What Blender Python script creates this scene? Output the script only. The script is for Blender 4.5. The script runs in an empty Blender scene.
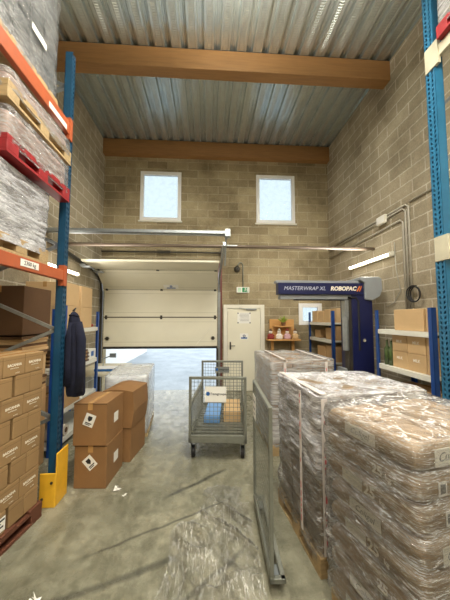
import bpy, bmesh, math, random
from mathutils import Vector, Matrix, noise
random.seed(7)
S = bpy.context.scene
COL = S.collection
R = math.radians
XL, XR, YB, YF, H = -2.525, 3.03, 6.55, -5.0, 6.04

# ------------------------------------------------------------------ materials
MATS = {}
def nt(name):
    m = bpy.data.materials.new(name); m.use_nodes = True
    n = m.node_tree.nodes; l = m.node_tree.links
    return m, n, l, n['Principled BSDF']
def noise_node(n, l, scale, detail=4, rough=.6, vec=None, stretch=None, coord='Object'):
    t = n.new('ShaderNodeTexNoise'); t.inputs['Scale'].default_value = scale
    t.inputs['Detail'].default_value = detail; t.inputs['Roughness'].default_value = rough
    if vec is None:
        c = n.new('ShaderNodeTexCoord'); vec = c.outputs[coord]
    if stretch:
        mp = n.new('ShaderNodeMapping'); mp.inputs['Scale'].default_value = stretch[:3]
        if len(stretch) > 3: mp.inputs['Rotation'].default_value = stretch[3]
        l.new(vec, mp.inputs['Vector']); vec = mp.outputs['Vector']
    l.new(vec, t.inputs['Vector'])
    return t
def ramp(n, l, src, stops):
    r = n.new('ShaderNodeValToRGB'); e = r.color_ramp.elements
    while len(e) < len(stops): e.new(.5)
    for el, (p, c) in zip(e, stops):
        el.position = p; el.color = c if len(c) == 4 else (*c, 1)
    l.new(src, r.inputs['Fac']); return r
def bump(n, l, src, bsdf, strength=.3, dist=.01):
    b = n.new('ShaderNodeBump'); b.inputs['Strength'].default_value = strength; b.inputs['Distance'].default_value = dist
    l.new(src, b.inputs['Height']); l.new(b.outputs['Normal'], bsdf.inputs['Normal']); return b
def mixc(n, l, fac, a, b, mode='MIX'):
    m = n.new('ShaderNodeMix'); m.data_type = 'RGBA'; m.blend_type = mode
    for s, v in ((m.inputs['Factor'], fac), (m.inputs['A'], a), (m.inputs['B'], b)):
        if hasattr(v, 'is_linked'): l.new(v, s)
        elif isinstance(v, (int, float)): s.default_value = v
        else: s.default_value = (*v[:3], 1)
    return m.outputs['Result']
def srgb(*c):
    return tuple(((x/255)/12.92 if x/255 <= .04045 else ((x/255+.055)/1.055)**2.4) for x in c)
def M(name, c, rough=.5, metal=0., var=.12, scale=6, bmp=.0, bscale=60, stretch=None, rnd=0.):
    if name in MATS: return MATS[name]
    m, n, l, b = nt(name)
    t = noise_node(n, l, scale, stretch=stretch)
    r = ramp(n, l, t.outputs['Fac'], [(.3, tuple(x*(1-var) for x in c)), (.7, tuple(min(1, x*(1+var)) for x in c))])
    out = r.outputs['Color']
    if rnd:
        oi = n.new('ShaderNodeObjectInfo')
        rr = ramp(n, l, oi.outputs['Random'], [(0, (1-rnd,)*3), (1, (1+rnd*.3,)*3)])
        out = mixc(n, l, 1., out, rr.outputs['Color'], 'MULTIPLY')
    l.new(out, b.inputs['Base Color'])
    b.inputs['Roughness'].default_value = rough; b.inputs['Metallic'].default_value = metal
    if bmp:
        t2 = noise_node(n, l, bscale, stretch=stretch); bump(n, l, t2.outputs['Fac'], b, bmp)
    MATS[name] = m; return m
def EM(name, c, s):
    m, n, l, b = nt(name); b.inputs['Base Color'].default_value = (*c, 1)
    b.inputs['Emission Color'].default_value = (*c, 1); b.inputs['Emission Strength'].default_value = s
    MATS[name] = m; return m

CARD = M('cardboard', srgb(186, 150, 104), .75, var=.07, scale=3, rnd=.12)
CARDW = M('cardboard_wine', srgb(150, 120, 80), .75, var=.06, scale=3, rnd=.1)
CARDK = M('cardboard_pale', srgb(205, 172, 126), .75, var=.06, scale=3, rnd=.15)
CARDB = M('cardboard_warm', srgb(138, 101, 62), .6, var=.08, scale=3, rnd=.08)
CARDD = M('cardboard_dark', srgb(96, 68, 42), .8, var=.1, scale=3)
TAPE = M('packing_tape', srgb(182, 140, 88), .25, var=.05)
SEAM = M('carton_seam', srgb(84, 60, 36), .9)
WHITE = M('white_paint', srgb(226, 222, 206), .45, var=.04)
PANEL = M('door_panel_cream', srgb(226, 221, 200), .42, var=.03, scale=2)
PAPER = M('paper_white', srgb(232, 230, 222), .6, var=.02)
INK = M('ink_black', srgb(28, 28, 30), .6)
GINK = M('ink_grey', srgb(110, 110, 108), .6)
WINK = M('ink_white', srgb(236, 228, 210), .6)
BINK = M('ink_blue', srgb(32, 92, 160), .5)
RINK = M('ink_red', srgb(196, 92, 96), .5)
BLUE = M('rack_blue', srgb(24, 70, 98), .4, var=.12, scale=9)
BLUER = M('rack_blue_bright', srgb(40, 104, 138), .38, var=.12, scale=9)
BLUES = M('shelf_blue', srgb(24, 70, 140), .4, var=.08)
ORANGE = M('beam_orange', srgb(170, 86, 50), .45, var=.1)
CREAM = M('beam_cream', srgb(190, 184, 160), .5, var=.08)
YELLOW = M('guard_yellow', srgb(226, 172, 44), .45, var=.1, scale=8)
GALV = M('galvanised', srgb(160, 166, 168), .35, .7, var=.1, scale=20)
STEEL = M('grey_steel', srgb(130, 132, 122), .4, .45, var=.1, scale=14)
DSTEEL = M('dark_steel', srgb(70, 66, 58), .45, .5, var=.15)
MAROON = M('jamb_maroon', srgb(112, 52, 44), .5, var=.12)
BLACK = M('black_rubber', srgb(24, 24, 26), .6)
NAVY = M('machine_navy', srgb(22, 28, 70), .35, var=.06)
MGREY = M('machine_grey', srgb(140, 144, 146), .4, var=.05)
CLOTH = M('coat_navy', srgb(18, 21, 42), .95, var=.2, scale=20, bmp=.4, bscale=90)
GREEN = M('sign_green', srgb(28, 140, 84), .4)
SHELFW = M('shelf_white', srgb(222, 220, 208), .5, var=.04)
FOAM = M('foam_white', srgb(236, 238, 240), .5, var=.04)
PINK = M('pink_fabric', srgb(214, 172, 178), .85)
CREAMF = M('cream_fabric', srgb(236, 226, 214), .9)
REDF = M('red_fabric', srgb(140, 54, 48), .85)
LEAF = M('leaf_green', srgb(150, 172, 60), .6, var=.3, scale=30)
TERRA = M('plant_pot', srgb(120, 84, 50), .7)
SACK = M('sack_kraft', srgb(154, 131, 102), .7, var=.16, scale=7, bmp=.5, bscale=22)
GOODSB = M('goods_brown', srgb(150, 124, 98), .6, var=.2, scale=9, stretch=(1, 1, 4))
GOODSK = M('goods_kraft', srgb(126, 108, 84), .6, var=.25, scale=9, stretch=(1, 1, 4))
GOODSG = M('goods_grey', srgb(128, 124, 118), .5, var=.3, scale=8, stretch=(1, 1, 2.5))
GOODSD = M('goods_slate', srgb(92, 96, 96), .5, var=.5, scale=9, stretch=(1, 1, 1.5))
GOODSP = M('goods_pink', srgb(176, 150, 140), .6, var=.25, scale=12, stretch=(1, 1, 5))
GINGHAM = M('blue_pack', srgb(112, 160, 214), .5, var=.08)

def wood(name, c, var=.25, rough=.7, stretch=(2, 30, 30)):
    m, n, l, b = nt(name)
    t = noise_node(n, l, 2.2, 6, .6, stretch=stretch)
    r = ramp(n, l, t.outputs['Fac'], [(.3, tuple(x*(1-var) for x in c)), (.7, tuple(x*(1+var*.5) for x in c))])
    l.new(r.outputs['Color'], b.inputs['Base Color']); b.inputs['Roughness'].default_value = rough
    bump(n, l, t.outputs['Fac'], b, .2); MATS[name] = m; return m
WOODP = wood('pallet_wood', srgb(176, 150, 108))
WOODD = wood('pallet_wood_dark', srgb(98, 56, 36))
WOODR = M('pallet_red', srgb(146, 30, 34), .6, var=.15, scale=12)
GLULAM = wood('glulam', srgb(148, 108, 62), .18, .6, stretch=(1.2, 14, 14))
PINE = wood('pine', srgb(206, 156, 92), .2, .6)

def film_mat(name, lo, hi, stretch, bs=1., tint=(.86, .86, .84), scale=5, glint_strand=0.):
    """clear stretch film: thin layers, denser where they overlap"""
    m, n, l, b = nt(name)
    t = noise_node(n, l, scale, 5, .65, stretch=stretch)
    t2 = noise_node(n, l, 3.1, 3, .5)
    ad = n.new('ShaderNodeMath'); ad.operation = 'MULTIPLY_ADD'; ad.inputs[1].default_value = .7
    l.new(t.outputs['Fac'], ad.inputs[0])
    mu = n.new('ShaderNodeMath'); mu.operation = 'MULTIPLY'; mu.inputs[1].default_value = .3
    l.new(t2.outputs['Fac'], mu.inputs[0]); l.new(mu.outputs[0], ad.inputs[2])
    mr = n.new('ShaderNodeMapRange'); mr.inputs['From Min'].default_value = .38; mr.inputs['From Max'].default_value = .64
    mr.inputs['To Min'].default_value = lo; mr.inputs['To Max'].default_value = hi
    l.new(ad.outputs[0], mr.inputs['Value'])
    fac = mr.outputs['Result']
    if glint_strand:      # whitish cords of bunched film, painted in for the bright highlight streaks
        t3 = noise_node(n, l, scale*1.7, 3, .55, stretch=stretch)
        def mm(op, x, y):
            k = n.new('ShaderNodeMath'); k.operation = op
            for i, v in enumerate((x, y)):
                if isinstance(v, (int, float)): k.inputs[i].default_value = v
                else: l.new(v, k.inputs[i])
            return k.outputs[0]
        d = mm('ABSOLUTE', mm('SUBTRACT', t3.outputs['Fac'], .5), 0)
        m3 = n.new('ShaderNodeMapRange'); m3.inputs['From Min'].default_value = .006; m3.inputs['From Max'].default_value = .03
        m3.inputs['To Min'].default_value = glint_strand; m3.inputs['To Max'].default_value = 0; l.new(d, m3.inputs['Value'])
        fac = mm('MINIMUM', mm('ADD', fac, mm('MULTIPLY', m3.outputs['Result'], t2.outputs['Fac'])), .95)
    b.inputs['Base Color'].default_value = (*tint, 1); b.inputs['Roughness'].default_value = .16
    b.inputs['Specular IOR Level'].default_value = .9
    bm_ = bump(n, l, t.outputs['Fac'], b, bs, .03)
    gl = n.new('ShaderNodeBsdfGlossy'); gl.inputs['Roughness'].default_value = .1
    l.new(bm_.outputs['Normal'], gl.inputs['Normal'])
    tr = n.new('ShaderNodeBsdfTransparent')
    lw = n.new('ShaderNodeLayerWeight'); lw.inputs['Blend'].default_value = .25
    l.new(bm_.outputs['Normal'], lw.inputs['Normal'])
    mx0 = n.new('ShaderNodeMixShader'); l.new(lw.outputs['Fresnel'], mx0.inputs[0])
    l.new(tr.outputs[0], mx0.inputs[1]); l.new(gl.outputs[0], mx0.inputs[2])
    mx = n.new('ShaderNodeMixShader'); l.new(fac, mx.inputs[0])
    l.new(mx0.outputs[0], mx.inputs[1]); l.new(b.outputs[0], mx.inputs[2])
    l.new(mx.outputs[0], n['Material Output'].inputs['Surface'])
    MATS[name] = m; return m
FILMH = film_mat('film_wound', .12, .62, (1, 1, 9))
FILMS = film_mat('film_heavy', .18, .7, (1.2, 1.2, 7, (R(18), R(14), 0)), 1.0, (.86, .86, .88), 5, .6)
FILMD = film_mat('film_sacks', .0, .22, (1.1, 1.1, 15, (R(-16), R(10), 0)), 1.0, (.92, .91, .88), 5, 1.2)
FILMF = film_mat('film_floor', .0, .10, (6, 1.1, 2, (0, 0, R(-32))), .8, (.84, .83, .77), 3.5, .55)
FILMC = film_mat('film_clear', .0, .22, (1, 1, 6, (R(25), R(20), 0)), 1.0, (.86, .86, .84), 5, .8)
FILMV = film_mat('film_veil', .25, .6, (1, 1, 3), .6, (.9, .93, .95))

def glass_pane():
    m, n, l, b = nt('window_glass')
    tr = n.new('ShaderNodeBsdfTransparent'); tr.inputs['Color'].default_value = (.66, .70, .71, 1)
    gl = n.new('ShaderNodeBsdfGlossy'); gl.inputs['Roughness'].default_value = .05
    tl = n.new('ShaderNodeBsdfTranslucent'); tl.inputs['Color'].default_value = (.8, .86, .9, 1)
    t = noise_node(n, l, 9, 4)
    r = ramp(n, l, t.outputs['Fac'], [(.45, (.08,)*3), (.7, (.16,)*3)])
    a = n.new('ShaderNodeMixShader'); l.new(r.outputs['Color'], a.inputs[0]); l.new(tr.outputs[0], a.inputs[1]); l.new(tl.outputs[0], a.inputs[2])
    mx = n.new('ShaderNodeMixShader'); mx.inputs[0].default_value = .05
    l.new(a.outputs[0], mx.inputs[1]); l.new(gl.outputs[0], mx.inputs[2]); l.new(mx.outputs[0], n['Material Output'].inputs['Surface'])
    return m
GLASS = glass_pane()

def block_mat(name, axis, c1, c2, mortar):
    m, n, l, b = nt(name)
    tc = n.new('ShaderNodeTexCoord'); sx = n.new('ShaderNodeSeparateXYZ'); cb = n.new('ShaderNodeCombineXYZ')
    l.new(tc.outputs['Object'], sx.inputs[0]); l.new(sx.outputs[axis], cb.inputs['X']); l.new(sx.outputs['Z'], cb.inputs['Y'])
    dn = noise_node(n, l, 14, 3, vec=tc.outputs['Object'])
    vm = n.new('ShaderNodeVectorMath'); vm.operation = 'MULTIPLY_ADD'; vm.inputs[1].default_value = (.02, .02, 0)
    l.new(dn.outputs['Color'], vm.inputs[0]); l.new(cb.outputs[0], vm.inputs[2])
    br = n.new('ShaderNodeTexBrick'); br.inputs['Scale'].default_value = 1
    br.inputs['Brick Width'].default_value = .5; br.inputs['Row Height'].default_value = .2
    br.inputs['Mortar Size'].default_value = .012; br.inputs['Mortar Smooth'].default_value = .35
    br.inputs['Color1'].default_value = (*c1, 1); br.inputs['Color2'].default_value = (*c2, 1); br.inputs['Mortar'].default_value = (*mortar, 1)
    l.new(vm.outputs[0], br.inputs['Vector'])
    st = noise_node(n, l, 1.1, 5, .65, vec=tc.outputs['Object'])
    r = ramp(n, l, st.outputs['Fac'], [(.34, (.62, .60, .56)), (.58, (1.05, 1.04, 1.02))])
    c = mixc(n, l, 1., br.outputs['Color'], r.outputs['Color'], 'MULTIPLY')
    fn = noise_node(n, l, 38, 5, .7, vec=tc.outputs['Object'])
    r2 = ramp(n, l, fn.outputs['Fac'], [(.3, (.8,)*3), (.7, (1.12,)*3)])
    c = mixc(n, l, 1., c, r2.outputs['Color'], 'MULTIPLY')
    l.new(c, b.inputs['Base Color']); b.inputs['Roughness'].default_value = .92; b.inputs['Specular IOR Level'].default_value = .2
    ma = n.new('ShaderNodeMath'); ma.operation = 'MULTIPLY_ADD'; ma.inputs[1].default_value = -1.2
    l.new(br.outputs['Fac'], ma.inputs[0]); l.new(fn.outputs['Fac'], ma.inputs[2])
    bump(n, l, ma.outputs[0], b, .55, .012)
    return m
BLK_B = block_mat('block_back', 'X', srgb(176, 163, 132), srgb(152, 139, 111), srgb(183, 172, 146))
BLK_S = block_mat('block_side', 'Y', srgb(178, 167, 144), srgb(162, 152, 130), srgb(204, 196, 178))

def floor_mat():
    m, n, l, b = nt('concrete_floor')
    tc = n.new('ShaderNodeTexCoord'); o = tc.outputs['Object']
    a = noise_node(n, l, .8, 6, .6, vec=o)
    base = ramp(n, l, a.outputs['Fac'], [(.3, srgb(104, 104, 88)), (.5, srgb(136, 133, 114)), (.72, srgb(156, 151, 130))]).outputs['Color']
    f = noise_node(n, l, 9, 7, .72, vec=o)
    r2 = ramp(n, l, f.outputs['Fac'], [(.36, (.66, .66, .62)), (.6, (1.05,)*3)])
    c = mixc(n, l, 1., base, r2.outputs['Color'], 'MULTIPLY')
    s = noise_node(n, l, 1.6, 7, .68, vec=o, stretch=(2.6, .8, 1, (0, 0, R(52))))
    r3 = ramp(n, l, s.outputs['Fac'], [(.36, (.5, .5, .47)), (.54, (1.06,)*3)])
    c = mixc(n, l, .8, c, r3.outputs['Color'], 'MULTIPLY')
    # scuffed tyre marks: two long strokes worn into the concrete
    sp = n.new('ShaderNodeSeparateXYZ')
    w = noise_node(n, l, 2.5, 3, vec=o); vm = n.new('ShaderNodeVectorMath'); vm.operation = 'MULTIPLY_ADD'
    vm.inputs[1].default_value = (.07, .07, 0); l.new(w.outputs['Color'], vm.inputs[0]); l.new(o, vm.inputs[2]); l.new(vm.outputs[0], sp.inputs[0])
    def mth(op, x, y=None):
        k = n.new('ShaderNodeMath'); k.operation = op
        for i, v in enumerate((x, y)):
            if v is None: continue
            if isinstance(v, (int, float)): k.inputs[i].default_value = v
            else: l.new(v, k.inputs[i])
        return k.outputs[0]
    for (x0, y0, x1, y1, wd, dk) in ((-.45, 2.72, .25, 3.25, .022, .8), (-.95, 2.1, .3, 2.75, .012, .7), (-1.15, 1.75, -.15, 2.12, .03, .6), (-.7, 1.3, .35, 2.2, .02, .6)):
        dx, dy = x1-x0, y1-y0; L = math.hypot(dx, dy); dx /= L; dy /= L
        X, Y = mth('SUBTRACT', sp.outputs['X'], x0+.035), mth('SUBTRACT', sp.outputs['Y'], y0+.035)
        t = mth('ADD', mth('MULTIPLY', X, dx), mth('MULTIPLY', Y, dy))
        d = mth('ABSOLUTE', mth('SUBTRACT', mth('MULTIPLY', X, dy), mth('MULTIPLY', Y, dx)))
        e = mth('ABSOLUTE', mth('SUBTRACT', t, L/2))
        k1 = n.new('ShaderNodeMapRange'); k1.inputs['From Min'].default_value = wd*.3; k1.inputs['From Max'].default_value = wd*1.4
        k1.inputs['To Min'].default_value = 1; k1.inputs['To Max'].default_value = 0; l.new(d, k1.inputs['Value'])
        k2 = n.new('ShaderNodeMapRange'); k2.inputs['From Min'].default_value = L*.35; k2.inputs['From Max'].default_value = L*.52
        k2.inputs['To Min'].default_value = dk; k2.inputs['To Max'].default_value = 0; l.new(e, k2.inputs['Value'])
        c = mixc(n, l, mth('MULTIPLY', k1.outputs[0], k2.outputs[0]), c, srgb(46, 46, 42))
    l.new(c, b.inputs['Base Color'])
    rr = ramp(n, l, f.outputs['Fac'], [(.35, (.42,)*3), (.65, (.16,)*3)])
    l.new(rr.outputs['Color'], b.inputs['Roughness']); b.inputs['Specular IOR Level'].default_value = .55
    bump(n, l, f.outputs['Fac'], b, .18, .008)
    return m
FLOORM = floor_mat()

def deck_mat():
    m, n, l, b = nt('galvanised_deck')
    tc = n.new('ShaderNodeTexCoord'); o = tc.outputs['Object']
    t = noise_node(n, l, 18, 4, vec=o, stretch=(1, .3, 1))
    r = ramp(n, l, t.outputs['Fac'], [(.3, srgb(192, 201, 198)), (.7, srgb(210, 218, 216))])
    l.new(r.outputs['Color'], b.inputs['Base Color'])
    b.inputs['Metallic'].default_value = .72; b.inputs['Roughness'].default_value = .24
    w = n.new('ShaderNodeTexWave'); w.wave_type = 'BANDS'; w.bands_direction = 'Y'; w.inputs['Scale'].default_value = 9
    w.inputs['Distortion'].default_value = 0; l.new(o, w.inputs['Vector'])
    sx = n.new('ShaderNodeSeparateXYZ'); l.new(o, sx.inputs[0])
    pp = n.new('ShaderNodeMath'); pp.operation = 'PINGPONG'; pp.inputs[1].default_value = .13; l.new(sx.outputs['X'], pp.inputs[0])
    mr = n.new('ShaderNodeMapRange'); mr.inputs['From Min'].default_value = .028; mr.inputs['From Max'].default_value = .04
    mr.inputs['To Min'].default_value = 1; mr.inputs['To Max'].default_value = 0; l.new(pp.outputs[0], mr.inputs['Value'])
    mu = n.new('ShaderNodeMath'); mu.operation = 'MULTIPLY'; l.new(w.outputs['Fac'], mu.inputs[0]); l.new(mr.outputs[0], mu.inputs[1])
    bump(n, l, mu.outputs[0], b, .45, .005)
    return m
DECK = deck_mat()

def road_mat():
    m, n, l, b = nt('wet_yard')
    f = noise_node(n, l, 1.3, 7, .7); g = noise_node(n, l, 24, 4)
    r = ramp(n, l, f.outputs['Fac'], [(.35, srgb(132, 144, 154)), (.65, srgb(164, 174, 182))])
    r2 = ramp(n, l, g.outputs['Fac'], [(.35, (.86,)*3), (.65, (1.06,)*3)])
    l.new(mixc(n, l, 1., r.outputs['Color'], r2.outputs['Color'], 'MULTIPLY'), b.inputs['Base Color'])
    b.inputs['Roughness'].default_value = .5; bump(n, l, g.outputs['Fac'], b, .3); return m
ROAD = road_mat()

# ------------------------------------------------------------------ mesh helpers
class MB:
    def __init__(s): s.bm = bmesh.new()
    def box(s, x0, x1, y0, y1, z0, z1, mat=None):
        vs = [s.bm.verts.new(p) for p in ((x0,y0,z0),(x1,y0,z0),(x1,y1,z0),(x0,y1,z0),(x0,y0,z1),(x1,y0,z1),(x1,y1,z1),(x0,y1,z1))]
        if mat is not None:
            for v in vs: v.co = mat @ v.co
        for f in ((3,2,1,0),(4,5,6,7),(0,1,5,4),(1,2,6,5),(2,3,7,6),(3,0,4,7)): s.bm.faces.new([vs[i] for i in f])
        return s
    def bar(s, p, q, w, h=None, up=(0,0,1)):
        """a rectangular bar from p to q"""
        p, q = Vector(p), Vector(q); d = q-p; L = d.length; d.normalize(); u = Vector(up)
        if abs(d.dot(u)) > .98: u = Vector((0, 1, 0))
        sd = d.cross(u).normalized(); u = sd.cross(d); h = w if h is None else h
        mt = Matrix((( *sd, 0), (*d, 0), (*u, 0), (0,0,0,1))).transposed(); mt.translation = p
        return s.box(-w/2, w/2, 0, L, -h/2, h/2, mt)
    def tube(s, pts, r, n=10, cap=True):
        pts = [Vector(p) for p in pts]; rings = []
        for i, p in enumerate(pts):
            d = (pts[min(i+1, len(pts)-1)]-pts[max(i-1, 0)]).normalized()
            u = Vector((0,0,1)) if abs(d.z) < .95 else Vector((1,0,0))
            a = d.cross(u).normalized(); c = a.cross(d); rr = r[i] if isinstance(r, (list, tuple)) else r
            rings.append([s.bm.verts.new(p+a*rr*math.cos(2*math.pi*k/n)+c*rr*math.sin(2*math.pi*k/n)) for k in range(n)])
        for A, B_ in zip(rings, rings[1:]):
            for k in range(n): s.bm.faces.new((A[k], A[(k+1)%n], B_[(k+1)%n], B_[k]))
        if cap: s.bm.faces.new(rings[0][::-1]); s.bm.faces.new(rings[-1])
        return s
    def ring(s, c, axis, R_, r, n=24, m=8):
        c = Vector(c); a = Vector(axis).normalized(); u = a.orthogonal().normalized(); v = a.cross(u); rr = []
        for i in range(n):
            t = 2*math.pi*i/n; d = u*math.cos(t)+v*math.sin(t)
            rr.append([s.bm.verts.new(c+d*(R_+r*math.cos(2*math.pi*k/m))+a*r*math.sin(2*math.pi*k/m)) for k in range(m)])
        for i in range(n):
            A, B_ = rr[i], rr[(i+1)%n]
            for k in range(m): s.bm.faces.new((A[k], A[(k+1)%m], B_[(k+1)%m], B_[k]))
        return s
    def loft(s, rings, close=True, caps=True):
        vr = [[s.bm.verts.new(p) for p in r] for r in rings]; n = len(vr[0])
        for A, B_ in zip(vr, vr[1:]):
            for k in range(n if close else n-1): s.bm.faces.new((A[k], A[(k+1)%n], B_[(k+1)%n], B_[k]))
        if caps: s.bm.faces.new(vr[0][::-1]); s.bm.faces.new(vr[-1])
        return s
    def blob(s, c, rx, ry, rz, n=12, m=8, mat=None):
        rings = []
        for i in range(1, m):
            t = math.pi*i/m
            rings.append([Vector((rx*math.sin(t)*math.cos(2*math.pi*k/n), ry*math.sin(t)*math.sin(2*math.pi*k/n), -rz*math.cos(t))) for k in range(n)])
        if mat is not None: rings = [[mat @ p for p in r] for r in rings]
        return s.loft([[p+Vector(c) for p in r] for r in rings])
    def quad(s, *p): s.bm.faces.new([s.bm.verts.new(q) for q in p]); return s
    def build(s, name, mat, parent=None, smooth=False, bevel=0, loc=None, rz=None, solid=0, fix=True):
        if fix: bmesh.ops.recalc_face_normals(s.bm, faces=s.bm.faces)
        me = bpy.data.meshes.new(name); s.bm.to_mesh(me); s.bm.free()
        if smooth:
            for p in me.polygons: p.use_smooth = True
        me.materials.append(mat); o = bpy.data.objects.new(name, me); COL.objects.link(o)
        if parent is not None: o.parent = parent
        if loc is not None: o.location = loc
        if rz is not None: o.rotation_euler.z = rz
        if solid:
            md = o.modifiers.new('t', 'SOLIDIFY'); md.thickness = solid; md.offset = 0
        if bevel:
            md = o.modifiers.new('b', 'BEVEL'); md.width = bevel; md.segments = 2; md.limit_method = 'ANGLE'
        return o
def bx(*a): return MB().box(*a)
def tag(o, label, cat, group=None, kind=None):
    o['label'] = label; o['category'] = cat
    if group: o['group'] = group
    if kind: o['kind'] = kind
    return o
def thing(name, label, cat, loc=(0,0,0), rz=0, group=None):
    o = bpy.data.objects.new(name, None); COL.objects.link(o); o.location = loc; o.rotation_euler.z = rz
    return tag(o, label, cat, group)
def struct(name, mb, mat, label, cat, **k):
    return tag(mb.build(name, mat, **k), label, cat, kind='structure')
def copy_thing(src, loc, rz, label, group=None):
    r = src.copy(); COL.objects.link(r); r.location = loc; r.rotation_euler.z = rz; r['label'] = label
    if group: r['group'] = group
    for ch in list(src.children):
        c = ch.copy(); COL.objects.link(c); c.parent = r
        for g in list(ch.children):
            d = g.copy(); COL.objects.link(d); d.parent = c
    return r
def facing(face, pos, roll=0):
    ax = {'+X': ((0,1,0),(0,0,1),(1,0,0)), '-X': ((0,-1,0),(0,0,1),(-1,0,0)), '-Y': ((1,0,0),(0,0,1),(0,-1,0)),
          '+Y': ((-1,0,0),(0,0,1),(0,1,0)), '+Z': ((1,0,0),(0,1,0),(0,0,1)), '-Z': ((1,0,0),(0,-1,0),(0,0,-1))}[face]
    m = Matrix(((*ax[0],0),(*ax[1],0),(*ax[2],0),(0,0,0,1))).transposed(); m.translation = pos
    return m @ Matrix.Rotation(roll, 4, 'Z')
FONTC = {}
def text_mesh(s, size, bold=0., shear=0.):
    k = (s, size, bold, shear)
    if k not in FONTC:
        cu = bpy.data.curves.new('lettering', 'FONT'); cu.body = s; cu.size = size; cu.align_x = 'CENTER'; cu.align_y = 'CENTER'
        cu.offset = bold; cu.shear = shear; cu.resolution_u = 3; cu.extrude = .0006
        o = bpy.data.objects.new('lettering', cu); COL.objects.link(o)
        bpy.context.view_layer.update()
        me = bpy.data.meshes.new_from_object(o.evaluated_get(bpy.context.evaluated_depsgraph_get()))
        bpy.data.objects.remove(o); bpy.data.curves.remove(cu); FONTC[k] = me
    return FONTC[k]
def text(s, size, mat, parent, m, name='lettering', bold=0., shear=0.):
    me = text_mesh(s, size, bold, shear)
    if not me.materials: me.materials.append(mat)
    o = bpy.data.objects.new(name, me); COL.objects.link(o); o.parent = parent; o.matrix_local = m; return o
def plate(w, h, mat, parent, m, name='label', t=.002):
    o = bx(-w/2, w/2, -h/2, h/2, 0, t).build(name, mat, parent); o.matrix_local = m; return o

# ------------------------------------------------------------------ setting
struct('floor', bx(XL-.2, XR+.2, YF-.2, YB+.2, -.1, 0), FLOORM, 'scuffed grey green polished concrete floor of the warehouse', 'floor')
struct('wall_left', bx(XL-.2, XL, YF-.2, YB+.2, 0, H+.1), BLK_S, 'bare concrete block wall behind the blue and orange racking', 'wall')
struct('wall_right', bx(XR, XR+.2, YF-.2, YB+.2, 0, H+.1), BLK_S, 'bare concrete block wall with pipes, cable coil and lit tube', 'wall')
struct('wall_rear', bx(XL, XR, YF-.2, YF, 0, H+.1), BLK_B, 'concrete block wall closing the hall behind the camera', 'wall')
GX0, GX1, GZ = -2.44, .22, 2.95
W = [(-1.66, -.67, 4.085, 5.32), (1.19, 2.17, 4.08, 5.32), (2.22, 2.80, 1.56, 2.09)]
holes = [(GX0, GX1, 0, GZ)] + W
xs = sorted({XL, XR, *[h[0] for h in holes], *[h[1] for h in holes]}); zs = sorted({0, H+.1, *[h[2] for h in holes], *[h[3] for h in holes]})
mb = MB()
for a, b_ in zip(xs, xs[1:]):
    for c, d in zip(zs, zs[1:]):
        mx, mz = (a+b_)/2, (c+d)/2
        if not any(h[0] < mx < h[1] and h[2] < mz < h[3] for h in holes): mb.box(a, b_, YB, YB+.2, c, d)
struct('wall_back', mb, BLK_B, 'concrete block end wall holding the loading door and two high windows', 'wall')

# corrugated deck
mb = MB(); pitch = .26; prof = []
k = -12
while k*pitch < XR+.3:
    x = k*pitch
    prof += [(x-.075, 0), (x-.045, 0), (x-.04, .006), (x+.04, .006), (x+.045, 0), (x+.075, 0), (x+.095, .05), (x+.113, .05), (x+.119, .042), (x+.141, .042), (x+.147, .05), (x+.165, .05)]
    k += 1
prof = [(max(XL, min(XR, x)), z) for x, z in prof if XL-.2 < x < XR+.2]
p0 = [(x, YF, H+.0+z) for x, z in prof]; p1 = [(x, YB, H+.0+z) for x, z in prof]
mb.loft([p0, p1], close=False, caps=False)
struct('ceiling', mb, DECK, 'ribbed galvanised steel roof deck of the hall', 'ceiling', solid=.003)
struct('roof_slab', bx(XL-.2, XR+.2, YF-.2, YB+.2, H+.1, H+.25), M('roof_board', srgb(120, 116, 108), .8), 'flat roof build-up over the ribbed steel deck', 'roof')
struct('ceiling_beam', bx(XL, XR, 4.10, 4.30, 5.70, 6.035), GLULAM, 'brown laminated timber beam crossing the hall below the deck', 'beam', bevel=.006)
struct('ceiling_beam', bx(XL, XR, 6.40, 6.549, 5.67, 6.035), GLULAM, 'orange laminated timber beam along the top of the end wall', 'beam', bevel=.006)
struct('ceiling_beam', bx(XL, XR, -1.6, -1.4, 5.70, 6.035), GLULAM, 'laminated timber beam overhead near the camera', 'beam', bevel=.006)
struct('trim_1', bx(XL+.001, GX1+.25, YB-.012, YB+.01, GZ, GZ+.22), M('lintel_concrete', srgb(142, 130, 104), .9, var=.15, scale=5, bmp=.3), 'smooth concrete lintel above the loading door', 'lintel')

# windows
for i, (x0, x1, z0, z1) in enumerate(W):
    wn = thing('window_%d' % (i+1), ['white framed square window high up above the loading door', 'white framed square window high up nearer the right wall', 'small low white framed window behind the corner shelves'][i], 'window', ((x0+x1)/2, YB, z0))
    wn['kind'] = 'structure'
    w, h = (x1-x0)/2, z1-z0; f = .085 if i < 2 else .10
    m = MB(); y0, y1 = -.02, .06
    m.box(-w, -w+f, y0, y1, 0, h).box(w-f, w, y0, y1, 0, h).box(-w+f, w-f, y0, y1, 0, f).box(-w+f, w-f, y0, y1, h-f, h)
    m.build('window_frame', M('pvc_white', srgb(238, 238, 236), .35, var=.02), wn, bevel=.006)
    bx(-w+f, w-f, .025, .032, f, h-f).build('pane', GLASS, wn)
    if i < 2: bx(-w-.03, w+.03, -.05, 0, -.035, 0).build('sill', SHELFW, wn)

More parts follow.
